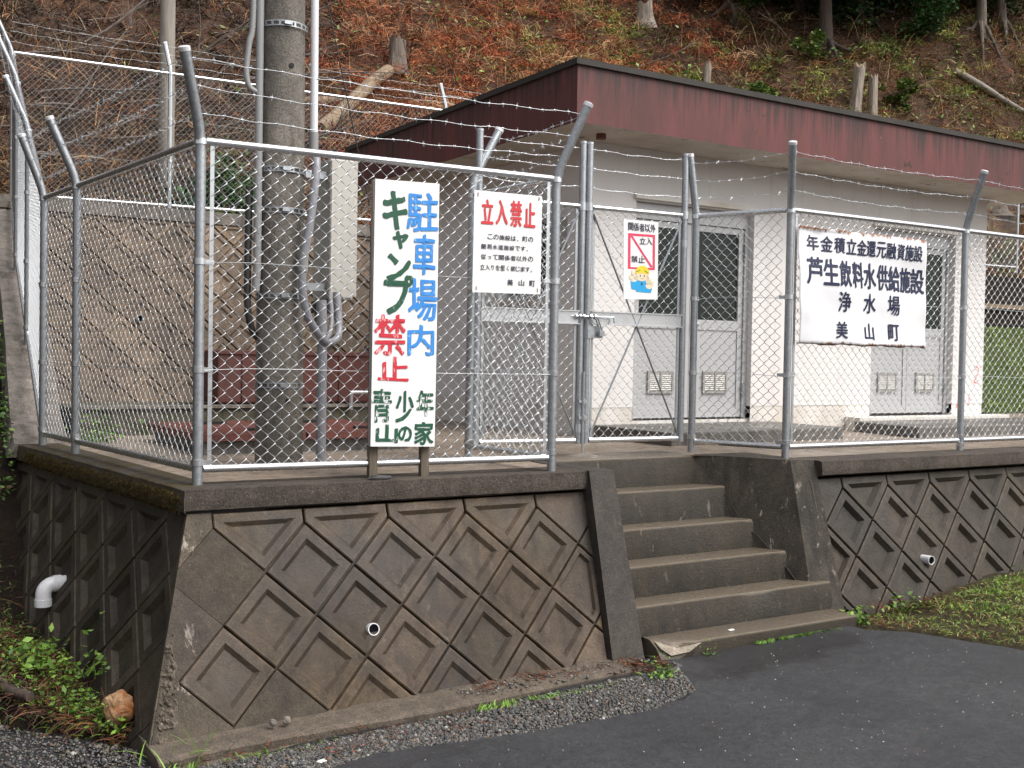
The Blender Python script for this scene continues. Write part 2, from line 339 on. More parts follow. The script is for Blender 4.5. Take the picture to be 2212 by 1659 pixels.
def road():
    rr = random.Random(3); poly = []
    for i, p in enumerate(ASPH):
        q = ASPH[(i+1) % len(ASPH)]; L = math.dist(p, q); n = max(1, int(L/.06)) if 2 <= i <= 20 else 1
        for k in range(n):
            f = k/n; j = .012 if 2 < i < 21 else 0
            poly.append((p[0]+(q[0]-p[0])*f+rr.uniform(-j, j), p[1]+(q[1]-p[1])*f+rr.uniform(-j, j)))
    bm = bmesh.new(); top = [bm.verts.new((x, y, gz(x)+.012)) for x, y in poly]; f = bm.faces.new(top)
    ex = bmesh.ops.extrude_face_region(bm, geom=[f]); low = [v for v in ex['geom'] if isinstance(v, bmesh.types.BMVert)]
    for v in low: v.co.z -= .05
    bmesh.ops.recalc_face_normals(bm, faces=bm.faces)
    # gentle fall with x needs a few slices
    for xx in (1., 2., 3., 4., 5., 5.5): bmesh.ops.bisect_plane(bm, geom=bm.verts[:]+bm.edges[:]+bm.faces[:], plane_co=(xx, 0, 0), plane_no=(1, 0, 0))
    for v in bm.verts: v.co.z = gz(v.co.x)+(.012 if v.co.z > gz(v.co.x)-.015 else -.04)
    me = bpy.data.meshes.new('road'); bm.to_mesh(me); bm.free(); me.materials.append(M['asphalt'])
    o = bpy.data.objects.new('road', me); COL.objects.link(o); tag(o, kind='structure')
road()

# ------------------------------------------------------------------ block walls
def clip(poly, a, b, c):      # keep a*x+b*y<=c
    out = []
    for i in range(len(poly)):
        p, q = poly[i], poly[(i+1) % len(poly)]; dp, dq = a*p[0]+b*p[1]-c, a*q[0]+b*q[1]-c
        if dp <= 0: out.append(p)
        if dp*dq < 0: t = dp/(dp-dq); out.append((p[0]+(q[0]-p[0])*t, p[1]+(q[1]-p[1])*t))
    return out
def area(p): return .5*sum(p[i][0]*p[(i+1) % len(p)][1]-p[(i+1) % len(p)][0]*p[i][1] for i in range(len(p)))
def cleanup(p, e=.03):
    r = []
    for q in p:
        if not r or math.dist(q, r[-1]) > e: r.append(q)
    while len(r) > 2 and math.dist(r[0], r[-1]) < e: r.pop()
    return r
def inset(p, d):              # mitre inset of a convex ccw polygon, None when it collapses
    n = len(p); L = []
    for i in range(n):
        x, y = p[i]; u, v = p[(i+1) % n]; l = math.hypot(u-x, v-y); nx, ny = -(v-y)/l, (u-x)/l; L.append((x+nx*d, y+ny*d, (u-x)/l, (v-y)/l))
    out = []
    for i in range(n):
        x1, y1, a, b = L[i-1]; x2, y2, c, e = L[i]; den = a*e-b*c
        if abs(den) < 1e-6: return None
        t = ((x2-x1)*e-(y2-y1)*c)/den; out.append((x1+a*t, y1+b*t))
    for i in range(n):
        if (out[(i+1) % n][0]-out[i][0])*L[i][2]+(out[(i+1) % n][1]-out[i][1])*L[i][3] < .02: return None
    return out
def block_wall(name, O, U, S, N, x0, s0, dx, ds, region, mat, parent, plain=lambda cx, cs: False, joint=.007, seed=0, only=None, relief=(.022, .022)):
    """diamond blocks on plane O + x*U + s*S (N = outward normal); region = half planes (a,b,c)"""
    O, U, S, N = (np.array(k, float) for k in (O, U, S, N)); mb = MB(); rr = random.Random(seed)
    P3 = lambda p, h: O+U*p[0]+S*p[1]+N*h
    xs = [-6, 40]
    for i in range(-24, 48):
        for j in range(-3, 14):
            if (i+j) % 2: continue
            cx, cs = x0+i*dx/2, s0+j*ds
            if cs < 0: continue
            p = [(cx-dx/2, cs), (cx-dx/2, 0), (cx+dx/2, 0), (cx+dx/2, cs), (cx, cs+ds)] if cs < ds*.9 else [(cx-dx/2, cs), (cx, cs-ds), (cx+dx/2, cs), (cx, cs+ds)]
            for h in region:
                p = clip(p, *h)
                if len(p) < 3: break
            if len(p) < 3: continue
            if area(p) < 0: p = p[::-1]
            p = cleanup(p)
            if len(p) < 3 or abs(area(p)) < 8e-4: continue
            full = abs(area(p)) > .98*(dx*ds if cs >= ds*.9 else dx*(cs+ds/2)); isp = plain(cx, cs) and (not full or (.2 < cs < .5 and cx < 1.75 and only is not None))
            if only is not None and isp != (only == 'plain'): continue
            tilt = rr.uniform(-.003, .003); D = -.032
            rings = [(p, D)]
            a = inset(p, .0012 if isp else joint)
            if a is None: mb.add([P3(q, D) for q in p], [tuple(range(len(p)))], [(.8, .8, .8)]*len(p)); continue
            rings += [(a, D), (a, (-.001 if isp else -.006)+tilt)]
            b = inset(p, (.003 if isp else joint+.006)); b2 = inset(p, joint+.016); nb = 0
            if b: rings.append((b, tilt)); nb = len(rings)-1
            if b2 and not isp: rings.append((b2, tilt))
            if not isp and abs(area(p)) > .2*dx*ds:
                c1 = inset(p, .062); c2 = inset(p, .062+relief[1])
                if len(p) == 5 and full and cs < ds*.9:
                    T3 = [(cx-dx/2*(1+cs/ds), 0), (cx+dx/2*(1+cs/ds), 0), (cx, cs+ds)]
                    if area(T3) < 0: T3 = T3[::-1]
                    i1, i2 = inset(T3, .058), inset(T3, .058+relief[1])
                    near = lambda ring: [min(ring, key=lambda q: math.dist(q, k)) for k in p]
                    if i1 and i2: c1, c2 = near(i1), near(i2)
                if not (c1 and c2): c1 = inset(p, .050); c2 = inset(p, .066)
                if not (c1 and c2): c1 = inset(p, .040); c2 = inset(p, .052)
                if c1 and c2: rings += [(c1, tilt), (c2, -relief[0]+tilt)]
            n = len(p); V = [P3(q, h) for ring, h in rings for q in ring]; Fc = []
            for k in range(len(rings)-1):
                for q in range(n): Fc.append((k*n+q, k*n+(q+1) % n, (k+1)*n+(q+1) % n, (k+1)*n+q))
            Fc.append(tuple((len(rings)-1)*n+q for q in range(n)))
            if np.dot(np.cross(U, S), N) < 0: Fc = [f[::-1] for f in Fc]
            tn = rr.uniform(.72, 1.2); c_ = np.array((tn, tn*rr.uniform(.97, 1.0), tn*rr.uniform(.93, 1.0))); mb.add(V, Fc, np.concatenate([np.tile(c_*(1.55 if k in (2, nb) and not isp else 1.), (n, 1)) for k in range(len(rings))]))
    return mb.build(name, mat, parent, weld=True)

wl = root('retaining_wall', (2.8, 5.72, -1.2), 'dark diamond block retaining wall with mossy coping, left of the steps', 'retaining wall')
_n = np.cross([1, 0, 0], [0, -.42, -1.02]); _n = -_n/np.linalg.norm(_n) if _n[1] > 0 else _n/np.linalg.norm(_n)
Sf = np.array([0, -.42, -1.02])/math.hypot(.42, 1.02); Nf = np.array([0, -1.02, .42])/math.hypot(.42, 1.02)
# front face: left edge is the leaning corner (x 1.58 at the top, 1.31 at s=1.05)
REG = [(-1, -.257, -1.565), (0, -1, .0), (1, .09, 4.115), (0, 1, 1.25)]
Us = np.array([-.1128, .9936, 0]); Ns = np.array([-.944, -.107, .311]); Ns /= np.linalg.norm(Ns)
block_wall('block_face', (0, 5.72, -.13), (1, 0, 0), Sf, Nf, 2.2, .086-.254, .507, .254,
    REG, M['wall_conc'], wl, plain=lambda x, s: x < 1.99, seed=2, only='blocks')
block_wall('corner_panel', (0, 5.72, -.13), (1, 0, 0), Sf, Nf, 2.2, .086-.254, .507, .254, REG, M['corner'], wl, plain=lambda x, s: x < 1.99, seed=2, only='plain')
Tc, Bc = np.array([1.578, 5.73, -.13]), np.array([1.303, 5.272, -1.22])
MB().add([Tc, Bc, Bc+(.030, 0, 0), Tc+(.030, 0, 0), Tc+Us*.030, Bc+Us*.030], [(0, 1, 2, 3), (0, 4, 5, 1)]).build('corner_edge', M['corner'], wl)
Us = np.array([-.1128, .9936, 0]); Ss = np.array([-.309, -.035, -.95]); Ss /= np.linalg.norm(Ss); Ns = np.array([-.944, -.107, .311]); Ns /= np.linalg.norm(Ns)
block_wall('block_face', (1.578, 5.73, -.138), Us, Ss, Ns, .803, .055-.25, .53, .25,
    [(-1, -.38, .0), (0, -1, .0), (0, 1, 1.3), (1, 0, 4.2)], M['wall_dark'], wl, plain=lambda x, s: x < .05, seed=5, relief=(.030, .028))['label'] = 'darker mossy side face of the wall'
# coping: front run and side run, rounded rough edge
def coping(name, path, wid, zt, zb, mat, parent, seed=0, r=.016, proud=.012):
    """rough concrete strip along path (front top edge); wid = inward width vector per point"""
    rr = random.Random(seed); pts = []
    for k in range(len(path)-1):
        a, b = np.array(path[k][:2]), np.array(path[k+1][:2]); n = max(2, int(np.linalg.norm(b-a)/.05)); wa, wb = np.array(path[k][2]), np.array(path[k+1][2])
        for i in range(n+(k == len(path)-2)): f = i/n; pts.append((a+(b-a)*f, wa+(wb-wa)*f))
    V = []; Fc = []
    for i, (p, wv) in enumerate(pts):
        d = wv/np.linalg.norm(wv); nz = lambda s: mnoise.noise(Vector((p[0]*s+seed, p[1]*s, 3)))
        e = .010*nz(5)+.009*nz(23); g = .012*nz(7+seed)
        prof = [(wv, zt-.05), (wv, zt), (d*r*2.2, zt+.002*nz(9)), (d*(r*.7+e), zt-.006), (d*(.010+e), zt-.028+g*.4), (d*(e*.7), zt-.06), (d*(.004+e), zb+.012), (d*(.03), zb+g*.5), (d*.2, zb)]
        V += [(*(p+q), z) for q, z in prof]
    m = 9
    for i in range(len(pts)-1):
        for j in range(m-1): Fc.append((i*m+j, i*m+j+1, (i+1)*m+j+1, (i+1)*m+j))
        Fc.append((i*m+m-1, i*m, (i+1)*m, (i+1)*m+m-1))
    Fc += [tuple(range(m-1, -1, -1)), tuple((len(pts)-1)*m+j for j in range(m))]
    mb = MB().add(V, Fc); return mb.build(name, mat, parent, smooth='auto')
coping('coping', [(1.550, 5.702, (.2, .3)), (4.10, 5.668, (.0, .32))], 0, .0, -.125, M['coping'], wl, 1)
coping('coping', [(1.12, 9.45, (.3, .03)), (1.545, 5.695, (.2, .3))], 0, -.001, -.130, M['coping_moss'], wl, 2)['label'] = 'moss covered coping on the side face'
def ring_pipe(mb, c, d, r, L, t=.0045):
    c, d = np.array(c, float), np.array(d, float); d /= np.linalg.norm(d); mb.tube([c-d*.1, c+d*L], r, 20, caps=False)
    a = np.cross(d, (0, 0, 1)); a /= np.linalg.norm(a); b = np.cross(a, d); th = np.arange(20)*2*np.pi/20
    o = [c+d*L+r*(math.cos(x)*a+math.sin(x)*b) for x in th]; i_ = [c+d*L+(r-t)*(math.cos(x)*a+math.sin(x)*b) for x in th]; k = [c+d*(L-.008)+(r-t)*(math.cos(x)*a+math.sin(x)*b) for x in th]
    Fc = [(j, (j+1) % 20, 20+(j+1) % 20, 20+j) for j in range(20)]+[(20+j, 20+(j+1) % 20, 40+(j+1) % 20, 40+j) for j in range(20)]
    mb.add(o+i_+k, Fc)
    return [tuple(q) for q in k]
def drain(parent, c, d, r, L, label):
    m = MB(); k = ring_pipe(m, c, d, r, L); p = m.build('drain_pipe', M['pvc'], parent, smooth='auto')
    if label: p['label'] = label
    MB().add(k, [tuple(range(20))]).build('pipe_shade_disc', M['pvc_in'], p)  # black disc just inside the mouth, painted shade for the pipe's depth
drain(wl, (2.512, 5.452, -.785), (0, -1, .25), .034, .010, None)
# white elbow pipe on the side face
el = MB(); C0 = np.array([1.215, 7.30, -.748]); dirn = np.array([-.95, -.2, .0]); dirn /= np.linalg.norm(dirn)
pts = [C0-dirn*.1, C0+dirn*.045]
for k in range(1, 9):
    th = k/8*math.pi/2; pts.append(C0+dirn*(.045+.062*math.sin(th))+np.array([0, 0, -.062*(1-math.cos(th))]))
pts.append(pts[-1]+np.array([0, 0, -.025]))
el.tube(pts, [.045]*2+[.047]*7+[.047]*2, 18); el.tube([pts[-1]+np.array([0, 0, .0]), pts[-1]-np.array([0, 0, .045])], .052, 18); el.tube([C0+dirn*.0, C0+dirn*.05], .051, 18)
el.build('elbow_pipe', M['pvc'], wl, smooth='auto')
# broken lower corner: crumbling pebbly fill over the corner line
bk = MB(); nA, nS = 26, 60; V = []
for k in range(nS+1):
    s_ = .60+.56*k/nS; cpt = Tc+(Bc-Tc)*(s_/1.17); w0 = .012+.075*sm(.60, .95, s_)*(1-.5*sm(1.0, 1.16, s_))
    for q in range(nA+1):
        a_ = q/nA*2-1; wv = w0*(1+.5*mnoise.noise(Vector((s_*14, 3*np.sign(a_), 1)))); p = cpt+((Us*(-a_)*wv*.7) if a_ < 0 else np.array([a_*wv, 0, 0])); nn_ = (Ns if a_ < 0 else Nf)*(1-abs(abs(a_)-.5))+Ns*.3+Nf*.3
        h = (1-abs(a_)**3)*(.012+.022*mnoise.fractal(Vector(tuple(p*38)), .8, 2.1, 4))*(1 if 0 < k < nS else 0)-.002
        V.append(p+nn_*h)
bk.add(V, [(k*(nA+1)+q, k*(nA+1)+q+1, (k+1)*(nA+1)+q+1, (k+1)*(nA+1)+q) for k in range(nS) for q in range(nA)])
ck = bk.build('broken_corner', M['footing'], wl); ck['label'] = 'crumbled pebbly patch at the wall corner'
# footing ledge with a narrow upper lip
ft = MB(); n = 60; rr = random.Random(9)
for k in range(n+1):
    f = k/n; x = 1.27+f*2.86; zt = -1.165+.05*f; yf = 5.06+.02*math.sin(f*9)+.008*rr.random()
    ft.v.append(np.array([(x, 5.46, zt+.004), (x, yf+.04, zt), (x, yf, zt-.014), (x, yf+.004, zt-.05), (x, yf-.03, zt-.06), (x, yf-.04, zt-.2)])); ft.col.append(np.ones((6, 3)))
    if k: ft.f += [(6*(k-1)+j, 6*(k-1)+j+1, 6*k+j+1, 6*k+j) for j in range(5)]
ft.f.append(tuple(range(5, -1, -1))); ft.n = 6*(n+1)
ft.build('footing', M['footing'], wl)

# right wall
wr = root('retaining_wall', (8., 5.55, -1.1), 'dark wet diamond block retaining wall, right of the steps', 'retaining wall')
Sr = np.array([0, -.31, -1.02])/math.hypot(.31, 1.02); Nr = np.array([0, -1.02, .31])/math.hypot(.31, 1.02)
block_wall('block_face', (0, 5.63, -.13), (1, 0, 0), Sr, Nr, 6.385, .085-.252, .500, .252, [(-1, 0, -6.05), (0, -1, 0.), (1, 0, 12.), (0, 1, 1.25)], M['wall_right'], wr, seed=8, relief=(.036, .030))
coping('coping', [(6.125, 5.57, (0, .3)), (12., 5.545, (0, .4))], 0, .0, -.115, M['coping'], wr, 3)
drain(wr, (7.14, 5.43, -.78), (-.1, -1, .05), .034, .045, 'drain pipe with lime run below')

# ------------------------------------------------------------------ yard floor
def face_obj(name, poly, z, mat, kind='structure'):
    o = MB().add([(x, y, z) for x, y in poly], [tuple(range(len(poly)))]).build(name, mat); tag(o, kind=kind); return o
face_obj('yard_floor', [(1.35, 9.45), (1.66, 5.85), (4.2, 5.85), (4.2, 6.42), (5.54, 6.35), (5.60, 6.30), (5.98, 5.75), (12, 5.75), (24, 5.75), (24, 15.2), (1.6, 15.2)], -.003, M['floor'])
MB().box((12., 9.6, -.7), (15.6, 5.0, 1.0)).build('yard_fill', M['bank'])['kind'] = 'structure'

# ------------------------------------------------------------------ steps
st = root('concrete_steps', (5., 5.7, -1.1), 'wet concrete steps with five treads and a chipped lowest corner, between flared side walls', 'steps')
NOSE = [(6.345, -.0), (6.105, -.214), (5.872, -.436), (5.625, -.636), (5.392, -.836), (5.135, -1.022)]
BACK = [6.31, 6.055, 5.835, 5.60, 5.36]
rr = random.Random(6)
for i in range(6):
    yn, z = NOSE[i]; yb = (BACK[i-1] if i else 6.75); zb = (NOSE[i+1][1] if i < 5 else -1.25); xl = 4.2; xr = 5.60+(6.33-yn)*.40+.06
    ybot = BACK[i] if i < 5 else yn+.012
    V = []; Fc = []; n = 50
    if i == 5: xl, xr = 4.32, 6.02
    if i == 0: xr = 5.575
    for k in range(n+1):
        x = xl+(xr-xl)*k/n; j = .004*mnoise.noise(Vector((x*6, i*3.3, 0)))+.003*mnoise.noise(Vector((x*23, i, 2)))
        ch = 0.
        if i == 5: ch = .15*max(0, 1-(x-4.32)/.28)**1.0 if x < 4.6 else 0
        if i in (2, 3) and x > xr-.22: ch = .028*(1-(xr-x)/.22)
        if i == 4 and 5.15 < x < 5.5: ch = .012*math.sin((x-5.15)/.35*math.pi)
        V += [(x, yb, z-.002), (x, yn+.016+j+ch, z-(.002 if not ch else .004)), (x, yn+.004+j+ch*.6, z-.006-ch*.25), (x, yn+j*.8, z-.02-ch*.9), (x, ybot+.002, zb-.002)]
    for k in range(n):
        for q in range(4): Fc.append((5*k+q, 5*k+q+1, 5*(k+1)+q+1, 5*(k+1)+q))
    V += [(xl, yb+.05, zb-.01), (xr, yb+.05, zb-.01)]
    Fc += [(4, 3, 2, 1, 0, 5*(n+1)), tuple(5*n+q for q in range(5))+(5*(n+1)+1,)]
    sheen_wear = [(.62, .32, 0), (.75, .30, 0), (1., .1, 0), (.12, 0, 0), (0, 0, 0)]  # tread tops tinted paler to paint wet sky sheen; nosing paler from wear
    MB().add(V, Fc, [sheen_wear[q % 5] for q in range(5*(n+1))]+[(.6, .25, 0)]*2).build('step', M['step'], st, smooth='auto')
# broken corner of the lowest tread, paler inside
MB().add([(4.335, 5.27, -1.028), (4.47, 5.150, -1.030), (4.60, 5.132, -1.04), (4.50, 5.128, -1.085), (4.38, 5.155, -1.10), (4.33, 5.2, -1.06), (4.43, 5.172, -1.062)],
         [(0, 1, 6), (1, 2, 6), (2, 3, 6), (3, 4, 6), (4, 5, 6), (5, 0, 6)]).build('broken_edge', M['chip'], st)
# side walls
MB().hexa([(4.015, 5.24, -1.22), (4.262, 5.24, -1.22), (4.20, 6.45, -1.22), (4.03, 6.45, -1.22), (4.100, 5.665, .001), (4.285, 5.655, .001), (4.22, 6.45, .001), (4.1, 6.45, .001)]).build('side_wall', M['cheek'], st)
rw = MB()
a0, a1 = np.array([5.578, 6.36, .001]), np.array([5.953, 5.722, .001]); b0, b1 = np.array([5.33, 6.10, -1.2]), np.array([5.868, 5.345, -1.2])
rw.add([a0, a1, b1, b0, (6.122, 5.652, .001), (6.115, 5.275, -1.2), (6.122, 6.36, .001), (6.115, 6.36, -1.2)], [(0, 3, 2, 1), (1, 2, 5, 4), (0, 1, 4, 6), (4, 5, 7, 6)])
sw = rw.build('side_wall', M['cheek_stain'], st); sw['label'] = 'stained and cracked side wall'
# cracks run from the riser corners down to the wall foot
def on_inner(y, z):
    f = (a0[1]-y)/(a0[1]-a1[1]); k = -z/1.2; x = a0[0]+(a1[0]-a0[0])*f; return None
cr = MB(); nrm = np.cross(a1-a0, b1-a0); nrm /= np.linalg.norm(nrm); nrm *= (-1 if nrm[0] > 0 else 1)
def inner(u, v): return (a0*(1-u)+a1*u)*(1-v)+(b0*(1-u)+b1*u)*v
pc = []; rr = random.Random(11)
for k in range(26):
    f = k/25; pc.append(inner(.33+.66*f+rr.uniform(-.006, .006), .22+.58*f+.03*math.sin(f*7)+rr.uniform(-.008, .008))+nrm*.0005)
cr.tube(pc, [.003+.004*min(1, k/14) for k in range(26)], 4)
e1 = pc[-1]; cr.tube([e1, e1+np.array([.03, -.03, .03]), e1+np.array([.08, -.02, .06]), e1+np.array([.14, .02, .08]), e1+np.array([.19, .05, .07])], .003, 4)
cr.build('crack', M['dark_gap'], sw)
# white flecks of lime on the risers
# ------------------------------------------------------------------ fences
P_A, P_B, P_C = (1.667, 5.893, 0), (1.426, 8.033, 0), (1.334, 8.824, 0)
P_D, P_E, P_F = (1.45, 10.47, .79), (1.57, 12.09, 1.55), (1.85, 14.7, 2.47)
P_R, P_M, P_N, P_P, P_Q, P_Z = (3.876, 5.766, 0), (3.806, 6.709, 0), (5.727, 6.555, 0), (6.031, 5.851, 0), (8.074, 5.847, 0), (10.12, 5.85, 0)
def arm_pts(b, bend, tip, r=0):
    b = np.array(b, float); p = [b+(0, 0, -.06), b+(0, 0, bend-.10)]; e = b+np.array(tip); k = b+(0, 0, bend)
    for t in (.25, .5, .75, 1.): p.append((1-t)**2*(k-(0, 0, .1))+2*t*(1-t)*k+t*t*(k+(e-k)/np.linalg.norm(e-k)*.1))
    return p+[e]
def post(parent, b, tip, bend=1.87, r=.0285, clamps=(.12, .62, 1.2, 1.84), dirs=(), mat='galv_dull', name='post', seg=14):
    pts = arm_pts(b, bend, tip); o = MB().tube(pts, r, seg).build(name, M[mat], parent, smooth='auto')
    e = np.array(pts[-1]); d = e-np.array(pts[-2]); d /= np.linalg.norm(d)
    MB().tube([e-d*.016, e+d*.006, e+d*.010], [r+.003, r+.003, r*.8], seg).build('cap', M['cap'], o)
    for z in clamps:
        mb = MB(); c = np.array(b)+(0, 0, z); mb.tube([c-(0, 0, .016), c+(0, 0, .016)], r+.0065, seg)
        for dv in dirs:
            dv = np.array((*dv, 0), float)/np.linalg.norm(dv); k = c+dv*(r+.022); mb.box(k, (.052, .012, .026), math.atan2(dv[1], dv[0]))
            mb.tube([k+dv*.012-np.array([dv[1], -dv[0], 0])*-.018, k+dv*.012+np.array([dv[1], -dv[0], 0])*.018], .007, 6)
        mb.build('clamp', M['rail'], o, smooth='auto')
    return o
def rail(parent, name, a, b, r=.0215, mat='rail', cut=.03):
    a, b = np.array(a, float), np.array(b, float); d = (b-a)/np.linalg.norm(b-a)
    return MB().tube([a+d*cut, a+d*(cut+.05), b-d*(cut+.05), b-d*cut], r, 12).build(name, M[mat], parent, smooth='auto')
def wire_mesh(parent, A, B, z0, z1, pitch=.0805, r=.0023, off=.0042, seg=4, mat='wire', cut=.045, flat=False, name='chain_link_mesh'):
    """interlocked flattened helices between A and B (base points); z0,z1 above the base line"""
    A, B = np.array(A, float), np.array(B, float); L = math.hypot(*(B-A)[:2]); d = (B-A)/L; n = np.array([d[1], -d[0], 0]); n /= np.linalg.norm(n)
    h = pitch/2; m = int((L-2*cut)/h); s0 = (L-m*h)/2; kz = int((z1-z0)/h)
    paths = []
    for i in range(m):
        k = np.arange(kz+1); side = (k+i) % 2
        xs = s0+h*(i+side)+np.where(side, .0022, -.0022); z = z0+k*(z1-z0)/kz+.0015*np.sin(k*1.7+i)
        if flat:
            P = A+xs[:, None]*d+z[:, None]*np.array([0, 0, 1.])+(n*off*np.where(side, 1, -1)[:, None])
        else:
            # every turn passes from the front plane to the back plane
            f0 = np.where(side, 1, -1)*off
            P1 = A+xs[:, None]*d+(z-.0028)[:, None]*np.array([0, 0, 1.])+n*f0[:, None]*1.
            P2 = A+xs[:, None]*d+(z+.0028)[:, None]*np.array([0, 0, 1.])-n*f0[:, None]*1.
            P = np.stack([P1, P2], 1).reshape(-1, 3)
        paths.append(P)
    P = np.array(paths); w_, q_, _ = P.shape            # wires, points
    T = np.empty_like(P); T[:, 1:-1] = P[:, 2:]-P[:, :-2]; T[:, 0] = P[:, 1]-P[:, 0]; T[:, -1] = P[:, -1]-P[:, -2]; T /= np.linalg.norm(T, axis=2)[..., None]
    N1 = np.cross(T, n); N1 /= np.linalg.norm(N1, axis=2)[..., None]+1e-9; N2 = np.cross(T, N1)
    th = np.arange(seg)*2*np.pi/seg+.4
    V = P[:, :, None]+r*(np.cos(th)[None, None, :, None]*N1[:, :, None]+np.sin(th)[None, None, :, None]*N2[:, :, None])
    base = (np.arange(w_)[:, None, None]*q_+np.arange(q_-1)[None, :, None])*seg; j = np.arange(seg)[None, None]; j2 = (j+1) % seg
    F4 = np.stack([base+j, base+j2, base+seg+j2, base+seg+j], -1).reshape(-1)
    o = raw_mesh(name, V.reshape(-1, 3), F4, 4, M[mat], parent=parent); o.data.polygons.foreach_set('use_smooth', [True]*(len(F4)//4)); return o
def barbed(parent, pts, sag=.012, seed=0, r=.0017, barb=.020, step=.095, mat='wire'):
    rr = random.Random(seed); mb = MB(); P = []
    for a, b in zip(pts[:-1], pts[1:]):
        a, b = np.array(a, float), np.array(b, float); L = np.linalg.norm(b-a); n = max(4, int(L/.05)); ph = rr.uniform(0, 6)
        for i in range(n):
            f = i/n; P.append(a+(b-a)*f+np.array([0, 0, -sag*4*f*(1-f)*min(1, L)+.004*math.sin(f*n*.9+ph)+rr.uniform(-.002, .002)]))
    P.append(np.array(pts[-1], float)); P = np.array(P)
    mb.tube(P, r, 5); seglen = np.r_[0, np.cumsum(np.linalg.norm(np.diff(P, axis=0), axis=1))]
    s = .04
    while s < seglen[-1]:
        c = np.array([np.interp(s, seglen, P[:, k]) for k in range(3)]); k = min(len(P)-2, int(np.searchsorted(seglen, s))); t = P[min(k+1, len(P)-1)]-P[max(k-1, 0)]; t /= np.linalg.norm(t)
        for q in range(2):
            v = np.cross(t, rng.normal(size=3)); v /= np.linalg.norm(v); mb.tube([c-v*barb+t*.004, c+t*.003, c+v*barb-t*.002], [.0009, .0022, .0009], 4)
        mb.tube([c-t*.008, c+t*.008], .0042, 5)
        s += step*rr.uniform(.9, 1.1)
    return mb.build('barbed_wire', M[mat], parent)
def tension(parent, A, B, z, side, seed=0):
    A, B = np.array(A, float), np.array(B, float); d = (B-A)/np.linalg.norm(B-A); n = np.array([d[1], -d[0], 0])*side; rr = random.Random(seed); P = []
    for i in range(25):
        f = i/24; P.append(A+(B-A)*f+(0, 0, z+.008*math.sin(f*5+seed)-.012*(1-min(1, f*8))-.006*max(0, f*6-5))+n*(.007 if 0 < i < 24 else .02)+np.array([0, 0, rr.uniform(-.001, .001)]))
    return MB().tube(P, .0017, 4).build('tension_wire', M['wire'], parent)
AZ = (2.25, 2.115, 1.985)
def tips(b, tip, bend=1.9, zs=AZ):
    b = np.array(b, float); t = np.array(tip, float)
    return [b+np.array([t[0]*max(0, (z-bend)/(t[2]-bend)), t[1]*max(0, (z-bend)/(t[2]-bend)), z]) for z in zs]
T_A, T_B, T_C = (-.127, -.127, 2.29), (-.185, 0, 2.29), (-.165, -.02, 2.29)
T_R, T_M, T_N, T_P, T_Q = (.139, -.139, 2.31), (.21, 0, 2.33), (-.085, -.01, 2.31), (-.125, -.125, 2.31), (0, -.165, 2.32)
T_S = (-.19, 0, 2.29)
up = lambda p, z: (p[0], p[1], p[2]+z)
def rake(parent, A, B, z0, z1, f):      # flat stretcher bar near a post
    A, B = np.array(A), np.array(B); d = (B-A)/np.linalg.norm(B-A); c = A+d*f; MB().box(c+np.array([0, 0, (z0+z1)/2]), (.022, .005, z1-z0), math.atan2(d[1], d[0])).build('stretcher_bar', M['galv'], parent)
ZB, ZT = .085, 1.845
def panel(f, A, B, side=1, seed=0, mesh_kw={}, wires=(.62, 1.2)):
    rail(f, 'top_rail', up(A, ZT), up(B, ZT)); rail(f, 'bottom_rail', up(A, ZB), up(B, ZB))
    wire_mesh(f, A, B, ZB+.01, ZT-.01, **mesh_kw)
    for z in wires: tension(f, A, B, z, side, seed)
f1 = root('chain_link_fence', P_A, 'galvanised chain link fence panel behind the hand painted board, with bent corner posts', 'fence')
panel(f1, P_A, P_R, 1, 1); post(f1, P_A, T_A, dirs=[(1, -.06)]); post(f1, P_R, T_R, dirs=[(-1, .06)])
rake(f1, P_A, P_R, ZB, ZT, .062); rake(f1, P_A, P_R, ZB, ZT, 2.213-.055)
for k, (a, b) in enumerate(zip(tips(P_A, T_A), tips(P_R, T_R))): barbed(f1, [a, b], .02, k)
f2 = root('chain_link_fence', P_B, 'galvanised chain link fence along the mossy side face, with two outward bent posts', 'fence')
panel(f2, P_A, P_B, -1, 2, wires=(.62, 1.2)); panel(f2, P_B, P_C, -1, 3)
post(f2, P_B, T_B, clamps=(.12, .62, 1.2, 1.84)); post(f2, P_C, T_C)
for k, (a, b, c) in enumerate(zip(tips(P_A, T_A), tips(P_B, T_B), tips(P_C, T_C))): barbed(f2, [a, b, c], .02, 10+k)
f3 = root('chain_link_fence', P_D, 'galvanised chain link fence climbing the stepped ledge at the far left', 'fence')
for a, b, s in ((P_C, P_D, 1), (P_D, P_E, 2), (P_E, P_F, 3)):
    rail(f3, 'top_rail', up(a, ZT), up(b, ZT)); rail(f3, 'bottom_rail', up(a, ZB), up(b, ZB)); wire_mesh(f3, a, b, ZB+.01, ZT-.01, flat=False)
for b in (P_D, P_E, P_F): post(f3, b, T_S, clamps=(.12, .7, 1.3, 1.84), seg=10)
tl = [tips(b, t) for b, t in ((P_C, T_C), (P_D, T_S), (P_E, T_S), (P_F, T_S))]
for k in range(3): barbed(f3, [q[k] for q in tl], .02, 20+k)
